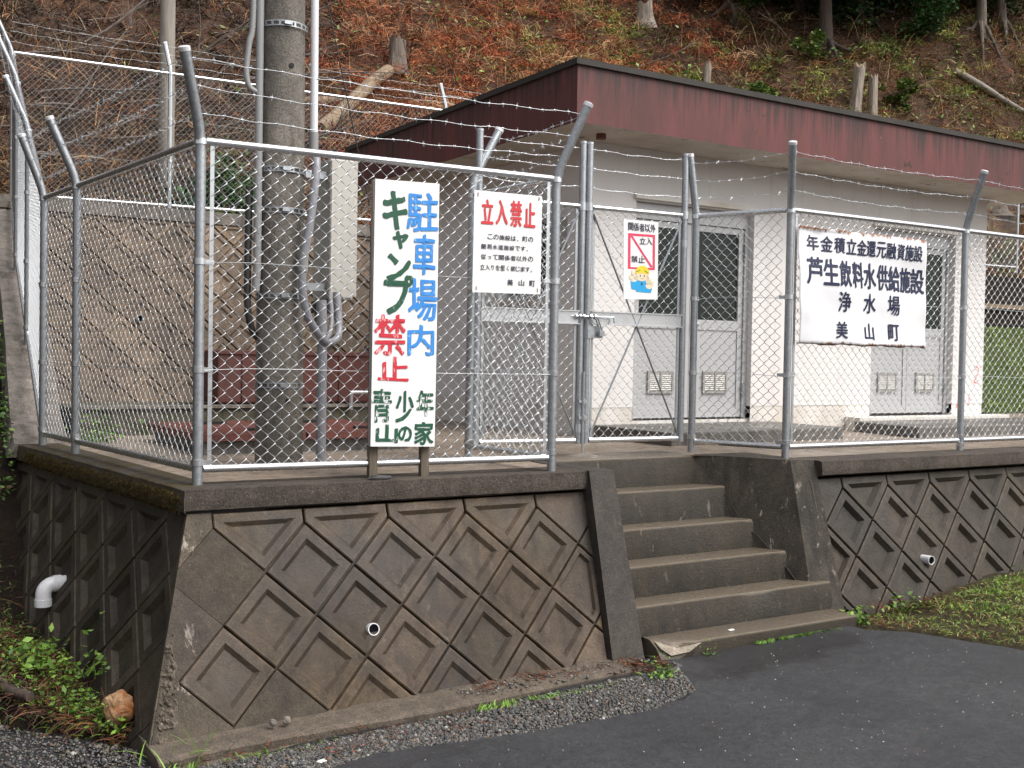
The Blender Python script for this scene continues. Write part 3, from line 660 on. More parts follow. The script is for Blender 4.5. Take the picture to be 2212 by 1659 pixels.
# rear fence on the back wall
f4 = root('chain_link_fence', (3.8, 14.9, 2.6), 'distant chain link fence on top of the rear block wall', 'fence')
RX = [1.85, 3.80, 5.855, 7.96, 10.05, 12.1, 14.15, 16.2, 18.25, 20.3, 22.4]
RB = [(x, 14.9, 2.545+.014*x) for x in RX]
for k in range(len(RB)-1):
    a, b = RB[k], RB[k+1]
    hid = 8.5 < a[0] < 17.5
    rail(f4, 'top_rail', up(a, 1.82), up(b, 1.82), .0215); rail(f4, 'bottom_rail', up(a, .07), up(b, .07), .0215)
    wire_mesh(f4, a, b, .08, 1.81, r=.0028, flat=True, seg=3, mat='wire_far', pitch=.0805)
    if not hid: tension(f4, a, b, .62, 1, k); tension(f4, a, b, 1.2, 1, k)
for b in RB[1:]: post(f4, b, (-.05, .10, 2.24), clamps=(.1, .66, 1.22, 1.82), seg=8, mat='galv')
for k in range(3):
    z = (2.2, 2.08, 1.95)[k]; barbed(f4, [up(RB[0], z)]+[np.array(up(b, z))+np.array([-.05, .10, 0])*(z-1.9)/.34 for b in RB[1:5]], .02, 30+k, step=.2)
# recess left (board side) and right
f5 = root('chain_link_fence', P_M, 'short chain link return panel running back to the gate, behind the no entry notice', 'fence')
panel(f5, P_R, P_M, 1, 5); post(f5, P_M, T_M, bend=1.95, dirs=[(0, -1)])
for k, (a, b) in enumerate(zip(tips(P_R, T_R), tips(P_M, T_M, 1.95))): barbed(f5, [a, b], .03, 40+k)
f6 = root('chain_link_fence', P_P, 'short chain link return panel to the right of the gate, above the stained side wall', 'fence')
panel(f6, P_N, P_P, 1, 6); post(f6, P_N, T_N); post(f6, P_P, T_P, dirs=[(1, 0), (-.4, .9)])
for k, (a, b) in enumerate(zip(tips(P_N, T_N), tips(P_P, T_P))): barbed(f6, [a, b], .03, 50+k)
f7 = root('chain_link_fence', P_Q, 'long chain link fence on the right coping, carrying the crumpled white facility sign', 'fence')
panel(f7, P_P, P_Q, 1, 7); panel(f7, P_Q, P_Z, 1, 8); post(f7, P_Q, T_Q, clamps=(.05, .12, .62, 1.2, 1.84)); post(f7, P_Z, T_Q)
rake(f7, P_P, P_Q, ZB, ZT, .06)
for k, (a, b, c) in enumerate(zip(tips(P_P, T_P), tips(P_Q, T_Q), tips(P_Z, T_Q))): barbed(f7, [a, b, c], .025, 60+k)
# gate leaves
def gpt(f): return np.array([3.806+(5.727-3.806)*f, 6.709+(6.555-6.709)*f, 0.])
gdir = np.array([1.921, -.154, 0]); gdir /= np.linalg.norm(gdir); gn = np.array([gdir[1], -gdir[0], 0])
def gate_leaf(f0, f1_, label, hinge):
    a, b = gpt(f0), gpt(f1_); g = root('gate_leaf', tuple(a), label, 'gate', 'gate leaves at the top of the steps')
    for p in (a, b):
        s = MB().tube([p+(0, 0, .085), p+(0, 0, 2.31)], .0255, 14).build('frame_post', M['galv_dull'], g, smooth='auto')
        MB().tube([p+(0, 0, 2.30), p+(0, 0, 2.316), p+(0, 0, 2.32)], [.028, .028, .015], 14).build('cap', M['galv'], s, smooth='auto')
        for z in (1.84, 1.62 if p is (b if hinge else a) else .2): MB().tube([p+(0, 0, z-.03), p+(0, 0, z+.03)], .030, 14).build('clamp', M['galv'], s, smooth='auto')
    rail(g, 'top_rail', a+(0, 0, 1.84), b+(0, 0, 1.84), .019); rail(g, 'bottom_rail', a+(0, 0, .11), b+(0, 0, .11), .021)
    mid = MB(); c = (a+b)/2; L = np.linalg.norm(b-a)-.05; rz = math.atan2(gdir[1], gdir[0])
    mid.box(c+gn*.012+(0, 0, 1.02), (L, .006, .085), rz); mid.box(c+gn*.024+(0, 0, 1.067), (L, .03, .008), rz); mid.box(c+gn*.024+(0, 0, .973), (L, .03, .008), rz)
    mid.build('mid_rail', M['rail'], g)
    for p, q in ((a, b), (b, a)):
        d = (q-p)/np.linalg.norm(q-p); MB().tube([p+d*.035+gn*.010+(0, 0, 1.79), q-d*.035+gn*.010+(0, 0, .15)], .0085, 4).build('brace', M['galv_dull'], g)
    wire_mesh(g, a-gn*.012, b-gn*.012, .12, 1.83, cut=.04)
    for p, d in ((a, 1), (b, -1)): MB().box(p+gdir*d*.045+(0, 0, .97), (.018, .005, 1.7), rz).build('stretcher_bar', M['galv_dull'], g)
    for k, z in enumerate((2.27, 2.13, 1.985)): barbed(g, [a+(0, 0, z), b+(0, 0, z)], .015, 70+k+int(f0*10))
    return g
gl = gate_leaf(.0255, .4635, 'left gate leaf with drop bolt, partly behind the no entry notice', False)
gr = gate_leaf(.4940, .9430, 'right gate leaf carrying the small sign with a worker in a yellow helmet', True)
c = gpt(.4788)
db = MB(); db.tube([gpt(.474)+gn*.035+(0, 0, .015), gpt(.474)+gn*.035+(0, 0, .62)], .009, 8)
for z in (.28, .40): db.tube([gpt(.474)+gn*.035+(0, 0, z-.02), gpt(.474)+gn*.035+(0, 0, z+.02)], .018, 10); db.box(gpt(.472)+gn*.03+(0, 0, z), (.07, .02, .02), math.atan2(gdir[1], gdir[0]))
db.build('drop_bolt', M['galv'], gl, smooth='auto')
hb = MB(); hb.tube([gpt(.43)+gn*.045+(0, 0, 1.028), gpt(.60)+gn*.045+(0, 0, 1.026), gpt(.601)+gn*.055+(0, 0, .985)], .0085, 8)
for f in (.447, .4635, .4940, .515): hb.tube([gpt(f)+gn*.045+gdir*-.008+(0, 0, 1.027), gpt(f)+gn*.045+gdir*.008+(0, 0, 1.027)], .02, 10)
hb.build('slide_bolt', M['galv'], gr, smooth='auto')
hp = MB(); hp.box(gpt(.522)+gn*.03+(0, 0, .915), (.13, .006, .09), math.atan2(gdir[1], gdir[0])); hp.tube([gpt(.4940)+(0, 0, .87), gpt(.4940)+(0, 0, .96)], .031, 12); hp.build('hasp_plate', M['galv_dull'], gr, smooth='auto')
pl = MB(); s0 = gpt(.513)+gn*.06; s1 = gpt(.535)+gn*.055
pl.tube([s0+(0, 0, 1.02), s1+(0, 0, .93)], .006, 6); pl.tube([s0+gdir*.02+(0, 0, 1.02), s1+gdir*.02+(0, 0, .93)], .006, 6); pl.box(s1+gdir*.015+(0, 0, .905), (.055, .02, .038), .2)
pd = pl.build('padlock', M['galv'], None); tag(pd, 'steel padlock hanging on the gate bolt', 'padlock')
# cement cone for the drop bolt
cn = gpt(.474)+gn*.035; fl = MB().tube([cn-(0, 0, .01), cn+(0, 0, .004), cn+(0, 0, .018), cn+(0, 0, .02)], [.14, .10, .03, .012], 20).build('bolt_socket', M['ledge'], gl, smooth='auto')
# ------------------------------------------------------------------ the building
BX0, BX1, BY0, BY1, ZR = 5.883, 11.68, 8.17, 11.8, 2.70
bd = root('pump_house', (8.8, 10., 0), 'low white plastered pump house with wide faded red roof fascia', 'building')
D1, D2 = (6.40, 7.91, .145, 2.215), (9.70, 11.11, .155, 2.215); WD = .12
def front_wall():
    mb = MB(); xs = [BX0, D1[0], D1[1], D2[0], D2[1], BX1]; zt, zp = ZR, .267
    def q(x0, x1, z0, z1): mb.add([(x0, BY0, z0), (x1, BY0, z0), (x1, BY0, z1), (x0, BY0, z1)], [(0, 1, 2, 3)])
    q(BX0, D1[0], zp, zt); q(D1[1], D2[0], zp, zt); q(D2[1], BX1, zp, zt); q(D1[0], D1[1], D1[3], zt); q(D2[0], D2[1], D2[3], zt)
    for x0, x1, z0, z1 in (D1, D2):
        mb.add([(x0, BY0, z0), (x0, BY0, z1), (x0, BY0+WD, z1), (x0, BY0+WD, z0)], [(0, 1, 2, 3)]); mb.add([(x1, BY0, z0), (x1, BY0+WD, z0), (x1, BY0+WD, z1), (x1, BY0, z1)], [(0, 1, 2, 3)])
        mb.add([(x0, BY0, z1), (x1, BY0, z1), (x1, BY0+WD, z1), (x0, BY0+WD, z1)], [(0, 1, 2, 3)])
    return mb.build('front_wall', M['plaster'], bd, weld=True)
fw = front_wall()
# left wall with a window opening
WY0, WY1, WZ0, WZ1 = 8.86, 9.70, 1.31, 2.1
mb = MB()
def ql(y0, y1, z0, z1): mb.add([(BX0, y1, z0), (BX0, y0, z0), (BX0, y0, z1), (BX0, y1, z1)], [(0, 1, 2, 3)])
ql(BY0, WY0, .267, ZR); ql(WY1, BY1, .267, ZR); ql(WY0, WY1, .267, WZ0); ql(WY0, WY1, WZ1, ZR)
mb.add([(BX0, WY0, WZ0), (BX0, WY1, WZ0), (BX0, WY1, WZ1), (BX0, WY0, WZ1), (BX0+.12, WY0, WZ0), (BX0+.12, WY1, WZ0), (BX0+.12, WY1, WZ1), (BX0+.12, WY0, WZ1)], [(0, 1, 5, 4), (1, 2, 6, 5), (2, 3, 7, 6), (3, 0, 4, 7)])
mb.build('left_wall', M['plaster'], bd, weld=True)
MB().add([(BX1, BY0, .267), (BX1, BY1, .267), (BX1, BY1, ZR), (BX1, BY0, ZR), (BX0, BY1, .267), (BX0, BY1, ZR)], [(0, 1, 2, 3), (1, 4, 5, 2)]).build('back_wall', M['plaster'], bd)
ph = MB(); e = .004
for x0, x1 in ((BX0+e, D1[0]), (D1[1], D2[0]), (D2[1], BX1-e)): ph.box(((x0+x1)/2, BY0+e+.06, .131), (x1-x0, .12, .268))
ph.box((BX0+e+.06, (BY0+BY1)/2+.06, .131), (.12, BY1-BY0-.13, .268)); ph.box((BX1-e-.06, (BY0+BY1)/2+.06, .131), (.12, BY1-BY0-.13, .268)); ph.box((8.8, BY1-.06-e, .131), (5.5, .12, .268))
ph.box(((D1[0]+D1[1])/2, BY0+.09, .07), (1.5, .1, .13)); ph.box(((D2[0]+D2[1])/2, BY0+.09, .07), (1.4, .1, .13))
ph.build('plinth', M['plinth'], bd)
rf = MB(); EX = .6; X0, X1, Y0, Y1 = BX0-EX, BX1+EX, BY0-EX, BY1+EX; zb, zt = 2.70, 3.20
rf.add([(X0, Y0, zb), (X1, Y0, zb), (X1, Y1, zb), (X0, Y1, zb), (X0, Y0, zt), (X1, Y0, zt), (X1, Y1, zt), (X0, Y1, zt)], [(0, 1, 5, 4), (1, 2, 6, 5), (2, 3, 7, 6), (3, 0, 4, 7), (4, 5, 6, 7)])
ro = rf.build('roof_fascia', M['fascia'], bd)
MB().add([(X0+.003, Y0+.003, zb+.001), (X1-.003, Y0+.003, zb+.001), (X1-.003, Y1-.003, zb+.001), (X0+.003, Y1-.003, zb+.001)], [(3, 2, 1, 0)]).build('soffit', M['soffit'], bd)
cp = MB(); z0, z1 = zt-.022, zt+.028
for k in range(60):
    pass
ring_o = [(X0-.025, Y0-.025), (X1+.025, Y0-.025), (X1+.025, Y1+.025), (X0-.025, Y1+.025)]; ring_i = [(X0+.2, Y0+.2), (X1-.2, Y0+.2), (X1-.2, Y1-.2), (X0+.2, Y1-.2)]; ring_f = [(X0-.002, Y0-.002), (X1+.002, Y0-.002), (X1+.002, Y1+.002), (X0-.002, Y1+.002)]
V = [(x, y, z0) for x, y in ring_f]+[(x, y, z0) for x, y in ring_o]+[(x, y, z1) for x, y in ring_o]+[(x, y, z1+.004) for x, y in ring_i]
Fc = [(4*k+j, 4*k+(j+1) % 4, 4*(k+1)+(j+1) % 4, 4*(k+1)+j) for k in range(3) for j in range(4)]+[(12, 13, 14, 15)]
cp.add(V, Fc); cp.build('roof_edge', M['roofcap'], bd)
def door(x0, x1, z0, z1, knob):
    y = BY0+.075; d = root_child('double_door', bd, (x0, y, z0))
    fr = MB(); t = .055
    fr.box((x0+t/2, y+.02, (z0+z1)/2), (t, .06, z1-z0-.004)); fr.box((x1-t/2, y+.02, (z0+z1)/2), (t, .06, z1-z0-.004)); fr.box(((x0+x1)/2, y+.02, z1-.08), (x1-x0-2*t, .06, .15)); fr.build('frame', M['alu'], d)
    xa, xm, xb = x0+t+.004, (x0+x1)/2, x1-t-.004; zt_ = z1-.16
    for (l, r) in ((xa, xm-.003), (xm+.003, xb)):
        lf = MB(); bw = .06; gz0, gz1 = z0+.98, zt_-.06
        def bx(u0, u1, w0, w1, dy=0, th=.04): lf.box(((u0+u1)/2, y+.03+dy, (w0+w1)/2), (u1-u0, th, w1-w0))
        bx(l, l+bw, z0+.012, zt_); bx(r-bw, r, z0+.012, zt_); bx(l+bw, r-bw, gz1, zt_); bx(l+bw, r-bw, z0+.88, gz0); bx(l+bw, r-bw, z0+.012, z0+.10)
        bx(l+bw, r-bw, z0+.10, z0+.88, .006, .03)
        leaf = lf.build('door_leaf', M['alu'], d)
        MB().add([(l+bw, y+.03, gz0), (r-bw, y+.03, gz0), (r-bw, y+.03, gz1), (l+bw, y+.03, gz1)], [(0, 1, 2, 3)]).build('window_pane', M['glass'], leaf)
        lc = (l+r)/2; lw, lh = .30, .20; lz = z0+.36
        v = MB()
        for dx_ in (-1, 1): v.box((lc+dx_*lw/2, y+.010, lz), (.022, .016, lh+.022))
        v.box((lc, y+.010, lz), (.018, .014, lh)); v.box((lc, y+.010, lz+lh/2), (lw-.022, .016, .022)); v.box((lc, y+.010, lz-lh/2), (lw-.022, .016, .022)); vent = v.build('vent', M['alu_dark'], leaf)
        s_ = MB()
        for k in range(9):
            zz = lz-lh/2+.022+k*(lh-.03)/8.6
            for o in (-1, 1): s_.add([(lc+o*(lw/4)-lw/4+.014, y+.004, zz), (lc+o*(lw/4)+lw/4-.014, y+.004, zz), (lc+o*(lw/4)+lw/4-.014, y+.015, zz+.014), (lc+o*(lw/4)-lw/4+.014, y+.015, zz+.014)], [(0, 1, 2, 3)])
        s_.build('vent_slat', M['louvre'], vent)
    k = MB(); k.tube([(xm+.05, y+.01, z0+.93), (xm+.05, y-.05, z0+.93), (xm+.05, y-.055, z0+.93)], [.012, .025, .015], 12); k.tube([(xm+.05, y+.009, z0+.93), (xm+.05, y, z0+.93)], .03, 12); k.build('handle', M['galv'], d, smooth='auto')
    hn = MB()
    for zz in (.28, 1.7): hn.tube([(x1-t+.003, y-.012, z0+zz-.07), (x1-t+.003, y-.012, z0+zz+.07)], .011, 8)
    hn.build('hinge', M['galv_dull'], d, smooth='auto')
    MB().box(((x0+x1)/2, y+.03, z0+.004), (x1-x0-.12, .05, .012)).build('threshold', M['dark_gap'], d)
def root_child(name, parent, loc):
    o = bpy.data.objects.new(name, None); COL.objects.link(o); o.parent = parent; o.location = Vector(loc)-parent.location; o.empty_display_size = .1; return o
door(*D1, 1); door(*D2, 1)
# drip lintels over the doors
for x0, x1, z0, z1 in (D1, D2): MB().box(((x0+x1)/2, BY0-.02, z1+.04), (x1-x0+.06, .04, .05)).build('lintel', M['plinth'], bd)
wn = MB(); xw = BX0+.07
for y0, y1, z0, z1 in ((WY0, WY0+.04, WZ0, WZ1), (WY1-.04, WY1, WZ0, WZ1), (WY0+.04, WY1-.04, WZ0, WZ0+.045), (WY0+.04, WY1-.04, WZ1-.045, WZ1), ((WY0+WY1)/2-.02, (WY0+WY1)/2+.02, WZ0+.045, WZ1-.045)): wn.box((xw, (y0+y1)/2, (z0+z1)/2), (.04, y1-y0, z1-z0))
wf = wn.build('window_frame', M['alu'], bd); MB().add([(xw, WY1-.04, WZ0+.04), (xw, WY0+.04, WZ0+.04), (xw, WY0+.04, WZ1-.04), (xw, WY1-.04, WZ1-.04)], [(0, 1, 2, 3)]).build('window_pane', M['glass'], wf)
MB().box((BX0-.04, (WY0+WY1)/2, WZ0-.045), (.16, WY1-WY0+.2, .06)).build('window_sill', M['soffit'], bd)
mt = MB().box((BX0-.045, 8.64, 1.9), (.09, .17, .29)).box((BX0-.093, 8.64, 1.9), (.006, .14, .25)).build('meter_box', M['alu_dark'], bd)
# overflow stub under the eave
MB().tube([(5.75, 7.86, 2.72), (5.75, 7.86, 2.655)], .045, 12).build('soffit_stub', M['rust_plate'], bd, smooth='auto')
# door slabs
def slab(poly, z, label):
    o = MB().prism(poly, -.05, z).build('door_slab', M['slab'], None); tag(o, label, 'concrete slab', None)
    bv = o.modifiers.new('b', 'BEVEL'); bv.width = .012; bv.segments = 2
slab([(5.95, 7.06), (8.19, 7.2), (8.19, 8.168), (5.95, 8.168)], .11, 'grey wet concrete slab before the nearer double door, left one')
slab([(9.01, 6.99), (13.2, 7.05), (13.2, 7.95), (9.2, 7.95)], .105, 'long wet concrete slab before the farther double door, right one')
tag(MB().prism([(9.30, 7.955), (11.9, 7.955), (11.9, 8.167), (9.30, 8.167)], -.05, .14).build('door_sill_step', M['plinth'], None), 'pale narrow sill block between the farther door and its slab', 'door step')
# ------------------------------------------------------------------ writing
_fc = bpy.data.curves.new('glyphs', 'FONT'); _fc.resolution_u = 3; _fo = bpy.data.objects.new('glyphs', _fc); COL.objects.link(_fo)
def glyph(ch, off):
    _fc.body = ch; _fc.offset = off; bpy.context.view_layer.update()
    dg = bpy.context.evaluated_depsgraph_get(); me = bpy.data.meshes.new_from_object(_fo.evaluated_get(dg), depsgraph=dg)
    V = np.array([v.co for v in me.vertices]); Fc = [tuple(p.vertices) for p in me.polygons]; bpy.data.meshes.remove(me); return V, Fc
def quad_inv(Q, x, y):        # pixel of a sign crop -> (u,v) on the board; Q = tl,tr,bl,br
    tl, tr, bl, br = [np.array(q, float) for q in Q]; u = v = .5
    for _ in range(30):
        p = (tl*(1-u)+tr*u)*v+(bl*(1-u)+br*u)*(1-v); du = (tr-tl)*v+(br-bl)*(1-v); dv = (tl*(1-u)+tr*u)-(bl*(1-u)+br*u)
        J = np.array([du, dv]).T; s = np.linalg.solve(J, np.array([x, y])-p); u += s[0]; v += s[1]
    return u, v
def write(mb, Q, board, items, off=.0, lift=.0025, bend=None, rough=0, bold=.0):
    """items: (char, x0,y0,x1,y1) in crop pixels of the sign; board = (bl,br,tl,tr) 3D; bold = stroke growth in metres"""
    bl, br, tl, tr = [np.array(k, float) for k in board]; n = np.cross(br-bl, tl-bl); n /= np.linalg.norm(n); Wd, Hd = np.linalg.norm(br-bl), np.linalg.norm(tl-bl)
    sh = [(0, 0)] if not bold else [(0, 0), (1, 0), (-1, 0), (0, .8), (0, -.8), (.7, .6), (-.7, -.6), (.7, -.6), (-.7, .6)]
    for ch, x0, y0, x1, y1 in items:
        V, Fc = glyph(ch, off); lo, hi = V.min(0), V.max(0); s = (V-lo)/np.maximum(hi-lo, 1e-6)
        c = [quad_inv(Q, x, y) for x, y in ((x0, y1), (x1, y1), (x0, y0), (x1, y0))]
        u0, u1 = (c[0][0]+c[2][0])/2, (c[1][0]+c[3][0])/2; v0, v1 = (c[0][1]+c[1][1])/2, (c[2][1]+c[3][1])/2
        bu, bv = bold/Wd, bold/Hd; u0, u1, v0, v1 = u0+bu, u1-bu, v0+bv*.8, v1-bv*.8
        for k, (a, b) in enumerate(sh):
            u = u0+(u1-u0)*s[:, 0]+a*bu; v = v0+(v1-v0)*s[:, 1]+b*bv
            if rough: u = u+rough*np.sin(v*170+u0*9)*.5; v = v+rough*.35*np.sin(u*60+v0*7)
            P = ((bl*(1-u[:, None])+br*u[:, None])*(1-v[:, None])+(tl*(1-u[:, None])+tr*u[:, None])*v[:, None])+n*(lift+k*.00018)
            if bend is not None: P = P+n*bend(u, v)[:, None]
            mb.add(P, Fc)
    return mb
def row(s, boxes): return [(ch, *b) for ch, b in zip(s, boxes)]
def lerp_row(s, xa, xb, y0a, y1a, y0b, y1b, fill=.88, small='、。っ'):
    n = len(s); out = []; w_ = (xb-xa)/(n-1+fill)
    for i, ch in enumerate(s):
        f = i/max(1, n-1); x = xa+i*w_; y0, y1 = y0a+(y0b-y0a)*f, y1a+(y1b-y1a)*f; h = y1-y0
        if ch in '、。': out.append((ch, x+w_*.05, y1-h*.32, x+w_*.32, y1))
        elif ch == 'っ': out.append((ch, x+w_*.12, y0+h*.35, x+w_*.72, y1-h*.08))
        elif ch == 'り': out.append((ch, x+w_*.18, y0, x+w_*.68, y1))
        elif ch == 'く': out.append((ch, x+w_*.2, y0, x+w_*.7, y1))
        else: out.append((ch, x, y0, x+w_*fill, y1))
    return out
# A: tall hand painted board
bA = ((2.622, 5.762, .190), (3.024, 5.739, .180), (2.628, 5.762, 1.722), (3.030, 5.739, 1.730))
sA = root('painted_signboard', (2.82, 5.79, 0), 'tall white hand painted board on two wooden legs, before the front fence', 'signboard')
def board(name, B, th, mat, parent, back=None):
    bl, br, tl, tr = [np.array(k, float) for k in B]; n = np.cross(br-bl, tl-bl); n /= np.linalg.norm(n)
    V = [bl, br, tr, tl, bl-n*th, br-n*th, tr-n*th, tl-n*th]
    return MB().add(V, [(0, 1, 2, 3), (7, 6, 5, 4), (4, 5, 1, 0), (5, 6, 2, 1), (6, 7, 3, 2), (7, 4, 0, 3)]).build(name, M[mat], parent)
brd = board('board', bA, .004, 'sign_white', sA)
frm = MB(); yb = lambda x: 5.764-.057*(x-2.622)
for x in (2.634, 3.010): frm.box((x, yb(x)+.023, .955), (.024, .032, 1.53), -.057)
for z in (.2, .95, 1.71): frm.box((2.822, yb(2.822)+.023, z), (.352, .03, .024), -.057)
frm.build('frame', M['sign_back'], sA)
for x in (2.660, 2.986): MB().hexa([(x-.024, yb(x)+.042, -.02), (x+.026, yb(x)+.040, -.02), (x+.026, yb(x)+.078, -.02), (x-.024, yb(x)+.080, -.02), (x-.024, yb(x)+.042, 1.5), (x+.026, yb(x)+.040, 1.5), (x+.026, yb(x)+.078, 1.5), (x-.024, yb(x)+.080, 1.5)]).build('leg', M['leg_wood'], sA)
QA = ((118, 53), (468, 85), (104, 1487), (445, 1487))
blue = [('駐', 287, 128, 462, 340), ('車', 322, 355, 447, 570), ('場', 298, 588, 457, 815), ('内', 295, 835, 442, 1000)]
green = [('キ', 157, 118, 292, 328), ('ャ', 212, 335, 298, 428), ('ン', 180, 455, 312, 600), ('プ', 165, 565, 325, 780)]
red = [('禁', 117, 778, 287, 998), ('止', 138, 1003, 303, 1135)]
low = [('少', 232, 1188, 332, 1357), ('の', 246, 1378, 322, 1462), ('家', 333, 1352, 439, 1477)]; worn = [('青', 108, 1176, 214, 1357), ('年', 345, 1185, 440, 1325), ('山', 130, 1368, 247, 1467)]
write(MB(), QA, bA, blue, rough=.006, bold=.0042).build('blue_lettering', M['p_blue'], brd)
write(MB(), QA, bA, green, rough=.006, bold=.007).build('green_lettering', M['p_green'], brd)
write(MB(), QA, bA, red, rough=.006, bold=.0042).build('red_lettering', M['p_red'], brd)
write(MB(), QA, bA, low, rough=.005, bold=.004).build('green_lettering', M['p_green'], brd)
write(MB(), QA, bA, worn, rough=.005, bold=.0045).build('worn_lettering', M['p_green_worn'], brd)
# B: no entry notice on the front fence
bB = ((3.283, 5.772, 1.106), (3.757, 5.745, 1.113), (3.286, 5.772, 1.722), (3.757, 5.745, 1.724))
sB = root('notice_sign', (3.52, 5.76, 1.1), 'white notice with red heading and four dark lines, wired to the front fence', 'notice')
b_ = board('board', bB, .003, 'sign_white', sB); QB = ((190, 135), (1058, 212), (172, 1492), (1040, 1532))
write(MB(), QB, bB, [('立', 275, 255, 430, 590), ('入', 456, 263, 613, 598), ('禁', 641, 273, 794, 625), ('止', 820, 298, 970, 635)], bold=.004).build('red_lettering', M['p_red_print'], b_)
tb = MB(); write(tb, QB, bB, lerp_row('この施設は、町の', 355, 940, 720, 788, 760, 828), bold=.0004)
write(tb, QB, bB, lerp_row('簡易水道施設です。', 275, 912, 848, 918, 890, 952), bold=.0004)
write(tb, QB, bB, lerp_row('従って関係者以外の', 272, 940, 985, 1055, 1022, 1092), bold=.0004)
write(tb, QB, bB, lerp_row('立入りを堅く禁じます。', 265, 962, 1122, 1194, 1165, 1232), bold=.0004)
write(tb, QB, bB, [('美', 608, 1325, 682, 1408), ('山', 754, 1334, 826, 1414), ('町', 893, 1345, 966, 1426)], bold=.0007)
tb.build('dark_lettering', M['p_black'], b_)
wt = MB()
for (u, v) in ((.05, .96), (.95, .97), (.05, .04), (.95, .04)):
    p = (np.array(bB[0])*(1-u)+np.array(bB[1])*u)*(1-v)+(np.array(bB[2])*(1-u)+np.array(bB[3])*u)*v; wt.tube([p+(0, -.002, .012), p+(0, -.006, 0), p+(0, -.002, -.012)], .0022, 5)
wt.build('tie_wire', M['rust_plate'], sB)
# C: small sign on the gate
yC = lambda x: 6.709-(x-3.806)*.0802-.030
bC = ((5.050, yC(5.05), 1.170), (5.358, yC(5.358), 1.178), (5.037, yC(5.037), 1.768), (5.351, yC(5.351), 1.768))
sC = root('warning_sign', (5.2, 6.57, 1.17), 'small white sign with red frame, slash and helmeted worker, on the right gate leaf', 'warning sign')
b_ = board('board', bC, .003, 'sign_white', sC); QC = ((725, 245), (1070, 280), (722, 1110), (1062, 1118))
tb = write(MB(), QC, bC, lerp_row('関係者以外', 768, 1040, 280, 368, 302, 392, .95), bold=.001); write(tb, QC, bC, [('立', 880, 447, 942, 517), ('入', 946, 450, 1007, 524), ('禁', 797, 640, 862, 712), ('止', 868, 643, 932, 718)], bold=.0008)
tb.build('dark_lettering', M['p_black'], b_)
def flat(mb, Q, B, polys, lift):
    bl, br, tl, tr = [np.array(k, float) for k in B]; n = np.cross(br-bl, tl-bl); n /= np.linalg.norm(n)
    for p in polys:
        V = []
        for x, y in p: u, v = quad_inv(Q, x, y); V.append((bl*(1-u)+br*u)*(1-v)+(tl*(1-u)+tr*u)*v+n*lift)
        a_ = np.cross(V[1]-V[0], V[2]-V[0])@n; f = tuple(range(len(V))); 
        ar = sum(p[i][0]*p[(i+1) % len(p)][1]-p[(i+1) % len(p)][0]*p[i][1] for i in range(len(p)))
        mb.add(V, [f if ar < 0 else f[::-1]])
    return mb
flat(MB(), QC, bC, [[(768, 395), (1037, 418), (1033, 442), (768, 421)], [(768, 421), (792, 424), (790, 762), (765, 762)], [(1013, 440), (1035, 442), (1033, 798), (1011, 795)], [(765, 762), (1011, 774), (1011, 797), (765, 780)], [(790, 425), (812, 426), (1012, 765), (990, 768)]], .002).build('red_frame', M['p_red_frame'], b_)
el_ = lambda cx, cy, rx, ry, a0=0, a1=360, n=20: [(cx+rx*math.cos(R(a0+(a1-a0)*k/n)), cy+ry*math.sin(R(a0+(a1-a0)*k/n))) for k in range(n+1)][:None if a1-a0 < 360 else -1]
flat(MB(), QC, bC, [[(790, 915), (830, 925), (870, 905), (940, 915), (985, 950), (1005, 1005), (990, 1045), (845, 1030), (845, 1012), (800, 1000)]], .0026).build('worker_jacket', M['p_cyan'], b_)
flat(MB(), QC, bC, [el_(903, 865, 62, 52), el_(845, 875, 14, 22), el_(962, 882, 14, 22), el_(800, 870, 26, 30), [(795, 860), (800, 795), (818, 795), (822, 860)], [(800, 895), (824, 900), (826, 925), (798, 920)], el_(975, 970, 36, 34)]+[[(960+dx, 955+dy), (948+dx*1.5, 890+ey), (964+dx*1.5, 885+ey), (976+dx, 955+dy)] for dx, dy, ey in ((-8, 0, 10), (8, 0, -4), (24, 2, 6), (40, 8, 30))], .0034).build('worker_face', M['p_skin'], b_)
flat(MB(), QC, bC, [el_(905, 830, 70, 80, 180, 360)+[(975, 838), (965, 850), (905, 828), (845, 836), (835, 845)]], .0042).build('worker_helmet', M['p_yellow'], b_)
flat(MB(), QC, bC, [el_(885, 858, 5, 12), el_(925, 862, 5, 12), [(885, 895), (905, 885), (925, 897), (905, 890)], [(845, 812), (885, 795), (885, 800), (848, 820)], [(925, 800), (965, 828), (962, 834), (925, 806)], [(895, 935), (903, 932), (908, 945), (900, 965), (892, 945)]], .0052).build('face_marks', M['p_black'], b_)
# D: crumpled facility sign on the right fence
yD = 5.808
bD = ((6.100, yD, .853), (7.560, yD, .851), (6.070, yD, 1.725), (7.525, yD, 1.724))
def bendD(u, v):
    u = np.asarray(u, float); v = np.asarray(v, float); out = np.zeros(np.broadcast(u, v).shape)
    out = .012*np.sin(u*5+.6)*np.sin(v*3.3)+.006*np.sin(u*17+v*4)*(1-v)+.005*np.sin(v*13+u*3)
    out = out+.020*np.exp(-((u-.06)**2/.004+(v-.30)**2/.012))-.018*np.exp(-((u-.12)**2/.003+(v-.95)**2/.004))+.012*np.exp(-((u-.55)**2/.02+v**2/.003))
    return out
def edgeD(u): return .0045*np.sin(u*23)+.0025*np.sin(u*61+1)
sD = root('facility_sign', (6.8, yD, .85), 'large crumpled white metal sign with rusty edges and dark characters, on the right fence', 'sign')
nu, nv = 90, 54; uu = np.linspace(0, 1, nu); vv = np.linspace(0, 1, nv); bl, br, tl, tr = [np.array(k) for k in bD]
V = []
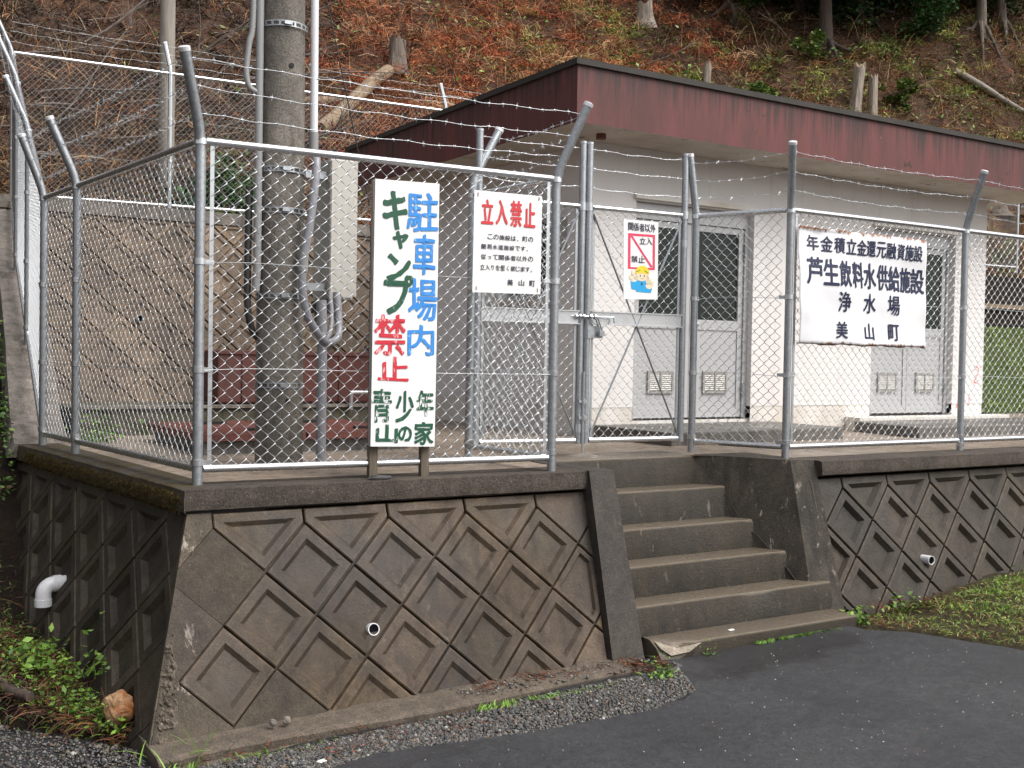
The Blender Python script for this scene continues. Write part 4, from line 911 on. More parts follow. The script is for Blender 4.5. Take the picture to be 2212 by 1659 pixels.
for v in vv:
    for u in uu:
        p = (bl*(1-u)+br*u)*(1-v)+(tl*(1-u)+tr*u)*v; z_ = edgeD(u)*(1 if v == 0 else .0)+(.5*edgeD(u+.3) if v == 1 else 0)
        cr_ = 0.
        if v > .985 and u < .35: cr_ = .012
        if v < .015: cr_ = -.012
        V.append(p+np.array([0, -float(bendD(u, v))-cr_, z_]))
q = [(j*nu+i, j*nu+i+1, (j+1)*nu+i+1, (j+1)*nu+i) for j in range(nv-1) for i in range(nu-1)]
so_ = MB().add(V, q).build('sheet', M['sign_rust'], sD, smooth=True); md = so_.modifiers.new('t', 'SOLIDIFY'); md.thickness = .002; md.offset = -1
QD = ((145, 90), (1725, 265), (145, 1540), (1725, 1590)); tb = MB()
s1 = '年金積立金還元融資施設'; x0s = [(238, 378), (395, 535), (553, 682), (697, 822), (828, 945), (945, 1060), (1070, 1190), (1198, 1322), (1335, 1432), (1440, 1550), (1552, 1665)]
write(tb, QD, bD, [(ch, a, 195+(a-238)*.104, b, 385+(b-378)*.113) for ch, (a, b) in zip(s1, x0s)], 0, .004, bendD, bold=.0022)
s2 = '芦生飲料水供給施設'; x1s = [(225, 415), (415, 597), (605, 752), (765, 908), (912, 1070), (1082, 1228), (1230, 1385), (1385, 1525), (1525, 1702)]
write(tb, QD, bD, [(ch, a, 465+(a-225)*.115, b, 800+(b-415)*.097) for ch, (a, b) in zip(s2, x1s)], 0, .004, bendD, bold=.0042)
write(tb, QD, bD, [('浄', 595, 893, 747, 1140), ('水', 907, 918, 1070, 1163), ('場', 1217, 943, 1374, 1187), ('美', 573, 1260, 707, 1470), ('山', 917, 1283, 1042, 1492), ('町', 1227, 1297, 1362, 1503)], 0, .004, bendD, bold=.0028)
tb.build('dark_lettering', M['p_navy'], so_)
bpy.data.objects.remove(_fo)
# red chalk marks at the right end of the building wall
mk = MB(); zf = BY0-.002
def stroke(pts, w_=.012):
    for a, b in zip(pts[:-1], pts[1:]):
        a, b = np.array(a), np.array(b); d = (b-a)/np.linalg.norm(b-a); n = np.array([-d[1], d[0]])*w_/2
        mk.add([(*(a-n), 0), (*(b-n), 0), (*(b+n), 0), (*(a+n), 0)], [(0, 1, 2, 3)])
stroke([(11.50, .66), (11.56, .71), (11.60, .67), (11.57, .60), (11.51, .52), (11.62, .50)]); stroke([(11.43, .39), (11.43, .24)]); stroke([(11.24, .38), (11.20, .22)])
for k in range(len(mk.v)): mk.v[k] = np.stack([mk.v[k][:, 0], np.full(len(mk.v[k]), zf), mk.v[k][:, 1]], -1)
mk.build('red_mark', M['p_mark'], fw)
# ------------------------------------------------------------------ utility pole and its pipes
PX, PY = 2.42, 6.72
up_ = root('utility_pole', (PX, PY, 0), 'thick grey concrete utility pole with steel bands, inside the front fence', 'utility pole')
pp = [(PX, PY, -.1), (PX, PY, 0), (PX-.005, PY, 1.5), (PX-.012, PY, 3.), (PX-.03, PY, 7.)]
MB().tube(pp, [.150, .150, .146, .141, .13], 40).build('shaft', M['pole_conc'], up_, smooth='auto')
for z in (2.765, 1.865, 1.61, 1.075, .515):
    mb = MB(); r = .1465
    for k in range(40):
        th = k*2*math.pi/40; 
        mb.box((PX-.006+math.cos(th)*(r+.005), PY+math.sin(th)*(r+.005), z+.014), (.004, .0245, .007), th); mb.box((PX-.006+math.cos(th)*(r+.005), PY+math.sin(th)*(r+.005), z-.014), (.004, .0245, .007), th)
        if k % 2: mb.box((PX-.006+math.cos(th)*(r+.005), PY+math.sin(th)*(r+.005), z), (.004, .013, .022), th)
    mb.box((PX-.03, PY-r-.012, z), (.05, .02, .02)); mb.build('steel_band', M['galv_dull'], up_)
hl = MB(); hl.tube([(PX-.0, PY-.138, 2.51), (PX-.0, PY-.1485, 2.51)], .016, 14); hl.tube([(PX+.0, PY-.140, .42), (PX+.0, PY-.1525, .42)], .016, 14); hl.build('bolt_hole', M['dark_gap'], up_, smooth='auto')
rc = MB(); rc.tube([(2.60, 6.66, 6.), (2.60, 6.66, 2.95), (2.605, 6.66, 2.10)], .0255, 14); rc.build('conduit', M['pvc'], up_, smooth='auto')
MB().tube([(2.605, 6.66, 2.13), (2.605, 6.66, 1.98)], .030, 14).build('conduit_sleeve', M['grey_cable'], up_, smooth='auto')
def spline(P, n=8):
    P = [np.array(p, float) for p in P]; P = [2*P[0]-P[1]]+P+[2*P[-1]-P[-2]]; out = []
    for i in range(1, len(P)-2):
        for k in range(n): t = k/n; out.append(.5*((2*P[i])+(-P[i-1]+P[i+1])*t+(2*P[i-1]-5*P[i]+4*P[i+1]-P[i+2])*t*t+(-P[i-1]+3*P[i]-3*P[i+1]+P[i+2])*t**3))
    return out+[P[-2]]
MB().tube(spline([(2.60, 6.63, 2.0), (2.585, 6.56, 1.9), (2.545, 6.53, 1.6), (2.50, 6.53, 1.33)]), .0265, 12).build('conduit', M['pvc_grey'], up_, smooth='auto')
MB().tube([(2.498, 6.53, 1.35), (2.492, 6.53, 1.23)], .031, 12).build('conduit_sleeve', M['grey_cable'], up_, smooth='auto')
MB().tube(spline([(2.492, 6.53, 1.25), (2.49, 6.53, 1.12), (2.53, 6.53, .95), (2.62, 6.55, .83), (2.69, 6.58, .79), (2.77, 6.62, .83), (2.80, 6.68, .95), (2.80, 6.72, 1.12)]), .0255, 12).build('flexible_conduit', M['pvc_grey'], up_, smooth='auto')
MB().tube(spline([(2.66, 6.60, .78), (2.72, 6.63, .86), (2.75, 6.68, .98), (2.75, 6.72, 1.12)]), .016, 10).build('flexible_conduit', M['pvc_grey'], up_, smooth='auto')
MB().tube([(2.655, 6.60, -.02), (2.655, 6.60, .80), (2.655, 6.62, 1.06)], .033, 14).build('conduit', M['pvc_grey'], up_, smooth='auto')
MB().tube([(2.243, 6.66, 6.), (2.243, 6.66, 1.25), (2.235, 6.66, 1.1)], .0245, 12).build('conduit', M['grey_cable'], up_, smooth='auto')
MB().tube(spline([(2.20, 6.70, 1.75), (2.195, 6.70, 1.2), (2.20, 6.70, .98), (2.24, 6.72, .85), (2.30, 6.76, .80)]), .022, 10).build('cable', M['cable'], up_, smooth='auto')
MB().tube(spline([(2.20, 6.66, 4.), (2.20, 6.66, 2.85), (2.175, 6.66, 2.62), (2.16, 6.66, 2.45), (2.18, 6.66, 2.36), (2.235, 6.66, 2.33)]), .018, 10).build('cable', M['grey_cable'], up_, smooth='auto')
cb = root('meter_cabinet', (2.89, 6.95, 1.07), 'beige sheet steel meter cabinet fixed beside the concrete pole', 'cabinet')
o = MB().box((2.868, 6.955, 1.545), (.17, .29, .93)).build('case', M['cabinet'], cb); bv = o.modifiers.new('b', 'BEVEL'); bv.width = .008; bv.segments = 2
MB().box((2.975, 6.97, 1.57), (.028, .27, .93)).build('side_flange', M['cabinet'], cb); MB().box((2.868, 6.806, 1.545), (.155, .006, .90)).build('door_panel', M['cabinet'], cb)
MB().box((2.80, 6.90, 1.03), (.14, .18, .08)).box((2.745, 6.86, .965), (.06, .06, .07)).box((2.80, 6.74, .975), (.06, .06, .06)).build('gland_shade_block', M['cable'], cb); MB().box((2.66, 6.88, 1.16), (.24, .04, .05)).box((2.66, 6.88, 1.9), (.24, .04, .05)).build('bracket', M['galv_dull'], cb)  # glands enlarged as black blocks, painting the shade beneath the cabinet
# ------------------------------------------------------------------ things in the yard
pit = root('covered_pit', (3., 8.3, 0), 'low concrete pit with red oxide chequer plate covers, behind the pole', 'pit')
MB().prism([(2.2, 7.62), (3.78, 7.62), (3.78, 9.0), (2.2, 9.0)], -.02, .085).build('kerb', M['slab'], pit)
pt = root_child('cover_plate', pit, (2.6, 8.3, .09))
for x0, x1 in ((2.15, 2.93), (2.95, 3.83)):
    p = MB().box(((x0+x1)/2, 8.3, .118), (x1-x0, 1.46, .05)); o = p.build('cover_plate', M['rust_plate'], pit)
    gr_ = MB()
    for yy in np.arange(7.62, 9., .05): gr_.box(((x0+x1)/2, yy, .1455), (x1-x0-.05, .016, .005))
    gr_.build('plate_ridge', M['rust_plate'], o); h = MB().box(((x0+x1)/2, 8.6, .155), (.22, .06, .03)).box(((x0+x1)/2+.1, 7.8, .155), (.16, .05, .025)).build('lift_slot', M['dark_gap'], o)
bpy.data.objects.remove(pt)
cu = root('mossy_curb', (3.5, 9.7, 0), 'low mossy concrete curb carrying the red brown tank', 'curb')
MB().prism([(1.7, 9.6), (4.75, 9.6), (4.75, 10.9), (1.7, 10.9)], -.02, .225).build('curb_body', M['rear_moss'], cu)
MB().prism([(1.7, 9.57), (4.75, 9.57), (4.75, 9.72), (1.7, 9.72)], .2255, .25).build('curb_top', M['ledge'], cu)
tk = root('steel_tank', (3.7, 10., .25), 'red brown painted steel tank behind the concrete pole', 'tank')
o = MB().box((3.72, 10.2, .495), (1.52, .7, .49)).build('tank_body', M['rust_box'], tk); bv = o.modifiers.new('b', 'BEVEL'); bv.width = .02; bv.segments = 2
rb = MB()
for x in (3.2, 3.65, 4.15): rb.box((x, 9.843, .495), (.03, .012, .46))
rb.box((3.72, 9.842, .72), (1.54, .014, .03)); rb.build('tank_rib', M['rust_box'], tk)
hr = MB().tube(spline([(4.14, 9.55, .2), (4.14, 9.55, .33), (4.155, 9.55, .358), (4.19, 9.55, .365), (4.9, 9.55, .365)], 5), .019, 12).build('steel_pipe', M['galv'], None, smooth='auto'); tag(hr, 'bent galvanised pipe rising from the mossy curb', 'pipe')
# rear retaining wall
wk = root('retaining_wall', (6, 14.3, 0), 'brown diamond block retaining wall at the back of the yard, under the distant fence', 'retaining wall')
S4 = np.array([0, -.3, -1])/math.hypot(.3, 1); N4 = np.array([0, -1, .3])/math.hypot(.3, 1)
block_wall('block_face', (0, 14.66, 2.45), (1, 0, 0), S4, N4, 2.3, .05-.25, .507, .254, [(-1, 0, -1.2), (0, -1, 0), (1, 0, 17.), (0, 1, 2.65)], M['rear_wall'], wk, seed=12, joint=.012)
MB().box((9.8, 14.8, 2.52), (17., .34, .16)).build('coping', M['ledge'], wk)
drain(wk, (3.28, 14.2, 1.13), (0, -1, 0), .045, .03, None)
wg = root('earth_bank_wall', (20, 14.4, 0), 'dark plank and earth wall beyond the right end of the building', 'bank wall')
MB().box((20.8, 14.72, 2.05), (7.4, .35, 1.2)).build('wall_body', M['bank'], wg); MB().box((20.8, 14.50, 2.0), (7.4, .08, .09)).build('beam', M['log'], wg)
# stepped ledge at far left under the climbing fence
lg = root('stepped_ledge', (1.35, 11., 0), 'pale stepped concrete ledge under the climbing fence at far left', 'ledge')
lp = [(8.95, .0), (9.6, .18), (10.35, .66), (10.37, .72), (12.0, 1.42), (12.02, 1.49), (14.5, 2.4), (15.0, 2.45)]
V = []; Fc = []
for y, z in lp:
    xf = np.interp(y, [8.8, 10.47, 12.09, 14.7], [1.334, 1.45, 1.57, 1.85]); xl = xf-.19+.01*(y-9); xr = xf+.2
    V += [(xl, y, z), (xr, y, z), (xr, y, max(z-1.6, -.10)), (xl-.05, y, max(z-1.6, -.10))]
for k in range(len(lp)-1):
    for j in range(4): Fc.append((4*k+j, 4*k+(j+1) % 4, 4*k+4+(j+1) % 4, 4*k+4+j))
Fc += [(0, 3, 2, 1), (28, 29, 30, 31)]
MB().add(V, Fc).build('ledge_body', M['ledge'], lg)
# ------------------------------------------------------------------ slopes
def hz(X, Y): return 2.5+.72*np.maximum(0, Y-15.1)+.35*np.log1p(np.exp((X-14)/2))*2*np.clip((Y-15.1)/4, 0, 1)
def hill_z(X, Y): return hz(X, Y)+(.30*NZ1(X, Y))*np.clip((Y-15)/1.5, 0, 1)
_gx = np.linspace(-8, 60, 230); _gy = np.linspace(14.95, 46, 150)
_N = vnoise(*np.meshgrid(_gx, _gy), .55, 3, 5)
def NZ1(X, Y):
    i = np.clip((np.asarray(X)-_gx[0])/(_gx[-1]-_gx[0])*(len(_gx)-1), 0, len(_gx)-1.001); j = np.clip((np.asarray(Y)-_gy[0])/(_gy[-1]-_gy[0])*(len(_gy)-1), 0, len(_gy)-1.001)
    i0, j0 = i.astype(int), j.astype(int); a, b = i-i0, j-j0
    return (_N[j0, i0]*(1-a)+_N[j0, i0+1]*a)*(1-b)+(_N[j0+1, i0]*(1-a)+_N[j0+1, i0+1]*a)*b
grid('hillside', _gx, _gy, hill_z, M['hill'])
by = [3., 5.3, 5.7, 6.6, 7.3, 7.7, 8.16, 8.8, 9.1, 9.8, 12., 14.7, 17, 30]; bz = [-1.3, -1.22, -1.18, -1.17, -1.17, -1.05, -.74, -.34, -.18, .05, 1.05, 2.1, 3.6, 13]
def bank_z(X, Y): return -.35*sm(.12, -.12, Y-(5.46+1.35*np.maximum(0, 1.22-X)))*(X < 1.3)+np.interp(Y, by, bz)+.50*np.maximum(0, 1.2-.1*(Y-6)-X)*sm(5.4, 6.6, Y)+.05*np.sin(X*4.1+Y*2.3)*sm(5.6, 6.5, Y)+.03*np.sin(X*9-Y*5)*sm(5.6, 6.5, Y)
grid('left_bank', np.linspace(-9, 1.42, 90), np.linspace(5., 24, 140), bank_z, M['bank'], mask=lambda x, y: (y < 15.2) & (x < 1.35+np.clip(y-9.3, -9, 0)*-.09) | (y >= 15.2) & (x < 1.))
grid('grass_bank', np.linspace(14.2, 26, 40), np.linspace(10.2, 14.6, 24), lambda X, Y: .02+1.5*sm(10.6, 14.4, Y)+.03*np.sin(X*3+Y*4), M['grass_bank'])
# ------------------------------------------------------------------ plant matter
def blades(name, P, L, W, col, mat, droop=.5, up=.6, seed=0, kind='stuff', nseg=2, parent=None, lean=None):
    """thin curved blades (two-sided strips) rooted at P"""
    g = np.random.default_rng(seed); n = len(P); L = np.broadcast_to(L, (n,)); W = np.broadcast_to(W, (n,))
    th = g.uniform(0, 2*np.pi, n); el = g.normal(up, .35, n); d = np.stack([np.cos(th)*np.cos(el), np.sin(th)*np.cos(el), np.sin(el)], -1)
    if lean is not None: d += np.array(lean); d /= np.linalg.norm(d, axis=1)[:, None]
    s = np.cross(d, g.normal(size=(n, 3))); s /= np.linalg.norm(s, axis=1)[:, None]+1e-9
    rows = []
    for k in range(nseg+1):
        f = k/nseg; c = P+d*(L*f)[:, None]-np.array([0, 0, 1.])*(droop*L*f*f)[:, None]; wv = s*(W*(1-.75*f))[:, None]/2; rows += [c-wv, c+wv]
    V = np.stack(rows, 1).reshape(-1, 3); b = np.arange(n)[:, None]*(2*(nseg+1))
    q = np.concatenate([b+np.array([[2*k, 2*k+1, 2*k+3, 2*k+2]]) for k in range(nseg)], 1).ravel()
    C = np.repeat(col, 2*(nseg+1), 0); o = raw_mesh(name, V, q, 4, mat, C, parent)
    if kind: o['kind'] = kind
    return o
def leaves(name, P, size, col, mat, seed=0, kind='stuff', parent=None, flat=.5):
    g = np.random.default_rng(seed); n = len(P); size = np.broadcast_to(size, (n,)); a = g.normal(size=(n, 3)); a[:, 2] *= flat; a /= np.linalg.norm(a, axis=1)[:, None]
    b = np.cross(a, g.normal(size=(n, 3))+np.array([0, 0, 1.6])); b /= np.linalg.norm(b, axis=1)[:, None]+1e-9; nn = np.cross(a, b)
    s = size[:, None]; V = np.stack([P-a*s*.5, P+b*s*.28+nn*s*.06, P+a*s*.55-nn*s*.05, P-b*s*.28+nn*s*.06], 1).reshape(-1, 3)
    q = (np.arange(n)[:, None]*4+np.arange(4)).ravel(); o = raw_mesh(name, V, q, 4, mat, np.repeat(col, 4, 0), parent)
    if kind: o['kind'] = kind
    return o
def pick(pal, w_, n, g, jit=.25):
    pal = np.array(pal); c = pal[g.choice(len(pal), n, p=np.array(w_)/sum(w_))]; return np.clip(c*(1+g.normal(0, jit, (n, 1)))+g.normal(0, .004, (n, 3)), .003, 1)
RUST = [(.30, .095, .045), (.38, .18, .09), (.17, .07, .04), (.48, .32, .19), (.07, .042, .03), (.24, .18, .13)]
GREY = [(.075, .055, .045), (.13, .10, .085), (.045, .034, .028), (.20, .155, .12), (.13, .05, .028), (.03, .024, .02)]
GRN = [(.10, .17, .03), (.17, .22, .05), (.06, .11, .02), (.26, .26, .09), (.2, .13, .05)]
g = np.random.default_rng(21)
def sample_hill(n, x0, x1, y0, y1, dens=None):
    X = g.uniform(x0, x1, n*3); Y = y0+(y1-y0)*g.random(n*3)**1.15
    if dens is not None: k = g.random(n*3) < dens(X, Y); X, Y = X[k], Y[k]
    X, Y = X[:n], Y[:n]; return np.stack([X, Y, hill_z(X, Y)+.01], -1)
sector = lambda X, Y: ((X > .25*Y-4.) & (X < 2.1*Y-8)).astype(float)
clump = lambda X, Y, s=1.1, k=1: np.clip(.5+1.3*NZ1((X*s*3) % 60-4, 15+((Y*s*3) % 29)), 0, 1)
# left: grey brushwood; middle: rust bracken; right: mixed
def zone(X, Y):  # 0 grey brush .. 1 rust .. 2 mixed green
    D = X/np.maximum(Y, 1); return D
P = sample_hill(110000, 1, 34, 15.2, 30, lambda X, Y: sector(X, Y)*(.10+.9*clump(X, Y)**2))
ratio = P[:, 0]/P[:, 1]; left = ratio+.06*g.normal(size=len(P)) < .41; right = ratio+.10*g.normal(size=len(P)) > .72
col = pick(RUST, (5, 3, 3, 1.3, 2, .7), len(P), g); col[left] = pick(GREY, (4, 3, 3, 1., 1, 2), left.sum(), g)
r2 = right & (g.random(len(P)) < .6); col[r2] = pick([(.19, .09, .045), (.32, .22, .10), (.09, .055, .032), (.24, .21, .08)], (3, 2, 2, 1.6), r2.sum(), g)
canopy_shade = (P[:, 0] > 17.5) & (P[:, 1]+.10*(P[:, 0]-24)+.6*g.normal(size=len(P)) > 19.6); col[canopy_shade] = pick([(.11, .06, .042), (.16, .085, .055), (.065, .042, .032), (.09, .08, .035)], (3, 2, 3, 1), canopy_shade.sum(), g)  # darker blades under the trees: canopy shade painted into the litter colour
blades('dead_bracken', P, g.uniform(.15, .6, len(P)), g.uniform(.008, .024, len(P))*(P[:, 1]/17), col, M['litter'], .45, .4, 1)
def heaps(name, n, m, dens, pal, w_, L, W, seed, up=.55, droop=.95, x0=1, x1=34):
    C = sample_hill(n, x0, x1, 15.2, 28, dens); n = len(C); cc = pick(pal, w_, n, g, .3); q = np.repeat(C, m, 0)+np.stack([g.normal(0, .16, n*m), g.normal(0, .16, n*m), np.abs(g.normal(.08, .08, n*m))], -1)
    sz = np.repeat(g.uniform(.6, 1.3, n), m); col = np.clip(np.repeat(cc, m, 0)*(1+g.normal(0, .28, (n*m, 1))), .004, 1)
    return blades(name, q, g.uniform(L[0], L[1], n*m)*sz, g.uniform(W[0], W[1], n*m), col, M['litter'], droop, up, seed, nseg=3)
heaps('dead_bracken', 520, 70, lambda X, Y: sector(X, Y)*(X/Y > .39)*(X/Y < .95), [(.34, .095, .045), (.42, .17, .08), (.22, .075, .04), (.50, .31, .17)], (4, 3, 2, 1.3), (.25, .6), (.008, .018), 81)
heaps('dead_bracken', 260, 70, lambda X, Y: sector(X, Y)*(X/Y < .40), [(.10, .075, .06), (.15, .11, .085), (.07, .05, .04), (.16, .07, .035)], (4, 3, 2, 1), (.3, .8), (.006, .014), 82)
heaps('slope_grass', 760, 46, lambda X, Y: sector(X, Y)*np.clip((X/Y-.5)*2.5, 0, 1)*np.clip(clump(X, Y, .35)*2-.6, 0, 1)*np.where((X > 17.5) & (Y+.10*(X-24) > 19.8), .12, 1), [(.28, .30, .09), (.20, .26, .05), (.40, .33, .13), (.12, .19, .04)], (3, 3, 2, 2), (.2, .5), (.010, .020), 83, .9, .8, 8)
# tall straw stalks
P = sample_hill(6500, 1, 32, 15.1, 26, lambda X, Y: sector(X, Y)*clump(X, Y, .6))
blades('straw_stalks', P, g.uniform(.4, 1.1, len(P)), g.uniform(.007, .013, len(P)), pick([(.52, .36, .20), (.40, .22, .10), (.42, .16, .06)], (3, 2, 2), len(P), g), M['litter'], .35, .9, 2, nseg=3)
# straw near the foot of the rear fence
P = sample_hill(5200, 1.6, 12, 15.05, 17.2); blades('dry_grass', P, g.uniform(.3, .8, len(P)), .009, pick([(.40, .28, .16), (.27, .17, .09), (.16, .09, .05), (.5, .38, .24)], (3, 3, 2, 1), len(P), g), M['litter'], .6, .7, 3, nseg=3)
# green undergrowth, mostly to the right
P = sample_hill(30000, 4, 34, 15.2, 28, lambda X, Y: sector(X, Y)*np.clip((X/Y-.36)*1.6, .10, 1)*np.clip(clump(X, Y, .8)*1.6-.6, 0, 1)*np.where((X > 17.5) & (Y+.10*(X-24) > 19.8), .25, 1))
P[:, 2] += g.uniform(0, .35, len(P)); leaves('undergrowth', P, g.uniform(.05, .14, len(P)), pick(GRN, (4, 3, 3, 2, 1), len(P), g), M['leaf'], 4)
P = sample_hill(9000, 9, 33, 15.1, 22, lambda X, Y: sector(X, Y)*np.clip((X/Y-.55)*2, 0, 1)*clump(X, Y, .5)); blades('slope_grass', P, g.uniform(.2, .5, len(P)), .012, pick([(.12, .13, .03), (.20, .16, .06), (.07, .09, .02)], (2, 2, 2), len(P), g), M['litter'], .5, .9, 5)
# creeper on the slope foot, seen through the rear fence
n = 2600; Pc = np.stack([g.normal(4.75, .5, n), g.uniform(15.0, 15.7, n), 0*g.random(n)], -1); Pc[:, 2] = hill_z(Pc[:, 0], Pc[:, 1])+np.abs(g.normal(0, .34, n))*np.exp(-((Pc[:, 0]-4.75)/.6)**2)
o = leaves('creeper', Pc, g.uniform(.06, .13, n), pick([(.04, .12, .02), (.07, .16, .03), (.025, .07, .015)], (3, 2, 2), n, g), M['leaf'], 6, kind=None); tag(o, 'bright green creeper spilling at the slope foot behind the rear fence', 'creeper')
# fallen branches
def branch(mb, a, d, L, r, rr, depth=2):
    P = [np.array(a, float)]; v = np.array(d, float)
    for k in range(7):
        v = v+np.array([rr.uniform(-.12, .12) for _ in range(3)]); v /= np.linalg.norm(v); P.append(P[-1]+v*L/7)
    mb.tube(P, np.linspace(r, r*.25, 8), 5)
    if depth:
        for k in range(rr.randint(2, 4)):
            i = rr.randint(2, 6); branch(mb, P[i], v+np.array([rr.uniform(-.8, .8), rr.uniform(-.8, .8), rr.uniform(-.1, .5)]), L*rr.uniform(.3, .5), r*.5, rr, depth-1)
rr = random.Random(31); mb = MB()
for k in range(70):
    x = rr.uniform(1.6, 9.5); y = rr.uniform(16, 24)
    if x > .37*y: continue
    z = float(hill_z(np.array([x]), np.array([y]))[0]); branch(mb, (x, y, z+.06+rr.random()*.15), (rr.uniform(.3, 1), rr.uniform(-.5, .5), rr.uniform(-.1, .4)), rr.uniform(1.2, 3.4), rr.uniform(.012, .028), rr)
mb.build('brushwood', wood('brushwood_bark', (.15, .12, .10), (.06, .048, .04), (6, 6, 6)))['kind'] = 'stuff'
mb = MB()
for k in range(110):
    x = rr.uniform(7, 30); y = rr.uniform(15.6, 27); z = float(hill_z(np.array([x]), np.array([y]))[0]); branch(mb, (x, y, z+.05), (rr.uniform(-1, 1), rr.uniform(-.7, .3), rr.uniform(-.3, .3)), rr.uniform(.6, 2.2), rr.uniform(.01, .03), rr, 1)
mb.build('fallen_twigs', wood('twig_bark', (.20, .14, .10), (.06, .045, .035), (6, 6, 6)))['kind'] = 'stuff'
def hzp(x, y): return float(hill_z(np.array([x]), np.array([y]))[0])
def stump(x, y, h, r, lean, label, mat='stump', flare=1.5, jag=.06):
    z = hzp(x, y); s = root('tree_stump', (x, y, z), label, 'tree stump'); n = 18; V = []; Fc = []; rr = random.Random(int(x*100)); lv = 7
    for k in range(lv):
        f = k/(lv-1)
        for j in range(n):
            th = j*2*math.pi/n; rad = r*(1+(flare-1)*(1-f)**3)*(1+.10*math.sin(3*th+x)+.06*math.sin(7*th)*(1-f)); zz = -.15+f*(h+.15)+(rr.uniform(-jag, jag) if k == lv-1 else 0)
            V.append((x+lean[0]*f*h+rad*math.cos(th), y+lean[1]*f*h+rad*math.sin(th), z+zz))
    for k in range(lv-1):
        for j in range(n): Fc.append((k*n+j, k*n+(j+1) % n, (k+1)*n+(j+1) % n, (k+1)*n+j))
    MB().add(V, Fc).build('stump_bark', M[mat], s, smooth='auto')
    V2 = [V[(lv-1)*n+j] for j in range(n)]+[(x+lean[0]*h, y+lean[1]*h, z+h-.03)]
    MB().add(V2, [(j, (j+1) % n, n) for j in range(n)]).build('cut_top', M['log'], s)
    return s
def ilog(a, b, r0, r1, label, name='fallen_log', mat='log'):
    a, b = np.array(a, float), np.array(b, float); P = [a+(b-a)*k/6+np.array([0, 0, .03*math.sin(k)]) for k in range(7)]; o = MB().tube(P, np.linspace(r0, r1, 7), 12).build(name, M[mat], None, smooth='auto'); tag(o, label, 'log'); return o
stump(9.87, 20.68, .62, .17, (.02, 0), 'broad grey stump standing above the pale fallen logs', jag=.05)
stump(18.0, 22.7, .55, .20, (-.15, 0), 'pale stump at the top edge of the slope, centre', 'stump_pale', 1.8)
stump(17.6, 19.9, .55, .085, (.1, 0), 'short thin stump above the middle of the roof edge', 'stump_pale', 1.3)
stump(20.85, 18.25, 1.2, .13, (.15, 0), 'tall gnarled pale stump, left one of the pair above the roof', 'stump_pale', 1.3, .12)
stump(21.25, 18.05, 1.15, .105, (.02, 0), 'tall straight pale stump, right one of the pair above the roof', 'stump_pale', 1.5, .06)
stump(25.0, 16.3, .45, .2, (.1, 0), 'dark root clump at the right above the roof edge', 'stump', 2.2, .12)
stump(23.9, 16.4, .3, .16, (-.2, 0), 'low dark root stub left of the root clump', 'stump', 2.2, .1)
ilog((9.55, 20.4, hzp(9.55, 20.4)+.12), (7.1, 17.9, hzp(7.1, 17.9)+.1), .13, .12, 'thick pale log lying downhill from the broad stump')
ilog((8.3, 19.3, hzp(8.3, 19.3)+.05), (6.4, 18.6, hzp(6.4, 18.6)+.12), .09, .07, 'shorter greenish log beside the thick pale log')
ilog((25.1, 18.65, hzp(25.1, 18.65)+.1), (26.9, 17.6, hzp(26.9, 17.6)+.1), .10, .06, 'long thin pale log on the right part of the slope', mat='pole_wood')
ilog((19.5, 25, hzp(19.5, 25)+.15), (20.6, 23.7, hzp(20.6, 23.7)+.1), .11, .1, 'dark charred log near the top edge of the slope', mat='bark')
ilog((24.4, 21.6, hzp(24.4, 21.6)+.1), (25.2, 20.7, hzp(25.2, 20.7)+.1), .06, .05, 'short pale log in the shade below the right trees', mat='pole_wood')
ilog((10.5, 18.0, hzp(10.5, 18)+.35), (12.6, 18.9, hzp(12.6, 18.9)+.1), .03, .02, 'thin dark fallen pole behind the roof corner', mat='bark')
# bare wooden pole behind the rear fence
wp = root('wooden_pole', (3.985, 15.8, hzp(3.985, 15.8)), 'weathered grey wooden pole standing behind the rear fence', 'pole')
MB().tube([(3.985, 15.8, 2.6), (3.985, 15.8, 5), (3.985, 15.8, 10.5)], [.112, .105, .095], 18).build('pole_shaft', M['pole_wood'], wp, smooth='auto')
MB().tube([(3.98, 15.8, 9.), (3.98, 15.8, 9.04)], .108, 18).build('pole_band', M['galv_dull'], wp, smooth='auto')
# black stay wire
o = MB().tube([(3.623, 9., 3.783), (3.95, 9.0, 2.45), (4.05, 9., 2.05)], .006, 5).tube([(3.623, 9., 3.783), (3.2, 9., 5.5)], .006, 5).build('stay_wire', M['cable'], None); tag(o, 'thin black wire slanting down between pole and roof', 'wire')
